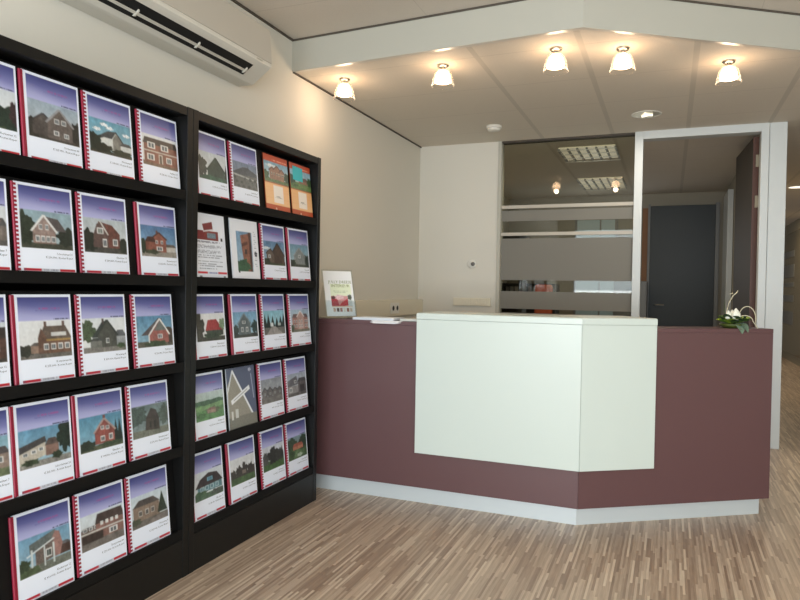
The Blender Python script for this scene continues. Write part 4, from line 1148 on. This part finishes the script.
gc = thing('filing_cabinet', 'pale grey cabinet beside the far dark door', 'filing cabinet', (1.62, 9.55, 0))
MB().box(0, .40, 0, .45, 0, 1.41, .004).build('body', M['grey'], gc)
for z in (.05, .5, .95):
    dd = MB().box(.015, .385, -.014, -.001, z, z + .42, .003).build('drawer', M['grey'], gc)
    MB().box(.14, .26, -.028, -.0145, z + .34, z + .36, .002).build('handle', M['dkgrey'], dd)

# ------------------------------------------------------------------ light
def area(name, loc, rot, sx, sy, e, col, spread=180):
    l = bpy.data.lights.new(name, 'AREA')
    l.shape = 'RECTANGLE'; l.size = sx; l.size_y = sy; l.energy = e; l.color = col
    l.spread = math.radians(spread)
    o = bpy.data.objects.new(name, l); COL.objects.link(o)
    o.location = loc; o.rotation_euler = rot
    return o
area('window_daylight', (2.95, -2.62, 1.5), (math.radians(90), 0, 0), 5.2, 2.2, 215, (.81, .93, 1.0))
area('ceiling_fill', (2.95, -2.45, 0.9), (math.radians(128), 0, 0), 5.2, 1.0, 130, (.96, .97, 1.0))  # added fill inside the shop front, tilted up to brighten the ceilings
area('office_daylight', (1.3, YO - .08, 1.6), (math.radians(-90), 0, 0), .5, 1.3, 4, (.92, .96, 1.0))
area('office_ceiling_light', (1.53, 6.9, ZL - .05), (0, 0, 0), .5, .55, 14, (1, .9, .72))
area('downlight_glow', (2.107, 5.56, ZL - .03), (0, 0, 0), .16, .16, 7, (1, .93, .82))
area('corridor_ceiling_light', (3.8, 9.87, ZL - .02), (0, 0, 0), .2, .2, 16, (1, .84, .6))
area('corridor_fill', (3.8, 13.2, ZL - .02), (0, 0, 0), .3, .3, 20, (1, .84, .6))  # unseen source added to brighten the far part of the corridor

wd = bpy.data.worlds.new('sky')
scene.world = wd
wd.use_nodes = True
bgn = wd.node_tree.nodes['Background']
bgn.inputs['Color'].default_value = (.62, .78, 1.0, 1)
bgn.inputs['Strength'].default_value = 0.6

# ------------------------------------------------------------------ camera
cam = bpy.data.cameras.new('camera')
co = bpy.data.objects.new('camera', cam); COL.objects.link(co)
cam.sensor_fit = 'HORIZONTAL'; cam.sensor_width = 36.0
cam.lens = 664.5 / 800 * 36.0
cam.clip_start = 0.05
yw, pt, rl_ = map(math.radians, (-22.054, -.951, .9755))
fw = Vector((math.sin(yw) * math.cos(pt), math.cos(yw) * math.cos(pt), math.sin(pt)))
rt = Vector((math.cos(yw), -math.sin(yw), 0)); up = rt.cross(fw)
r2 = rt * math.cos(rl_) + up * math.sin(rl_)
u2 = up * math.cos(rl_) - rt * math.sin(rl_)
mw = Matrix((r2, u2, -fw)).transposed().to_4x4()
mw.translation = Vector((2.3043, 0, 1.25))
co.matrix_world = mw
scene.camera = co

vs = scene.view_settings
vs.view_transform = 'Standard'
vs.look = 'None'
vs.exposure = 0.0
vs.gamma = 1.0
vs.use_curve_mapping = False
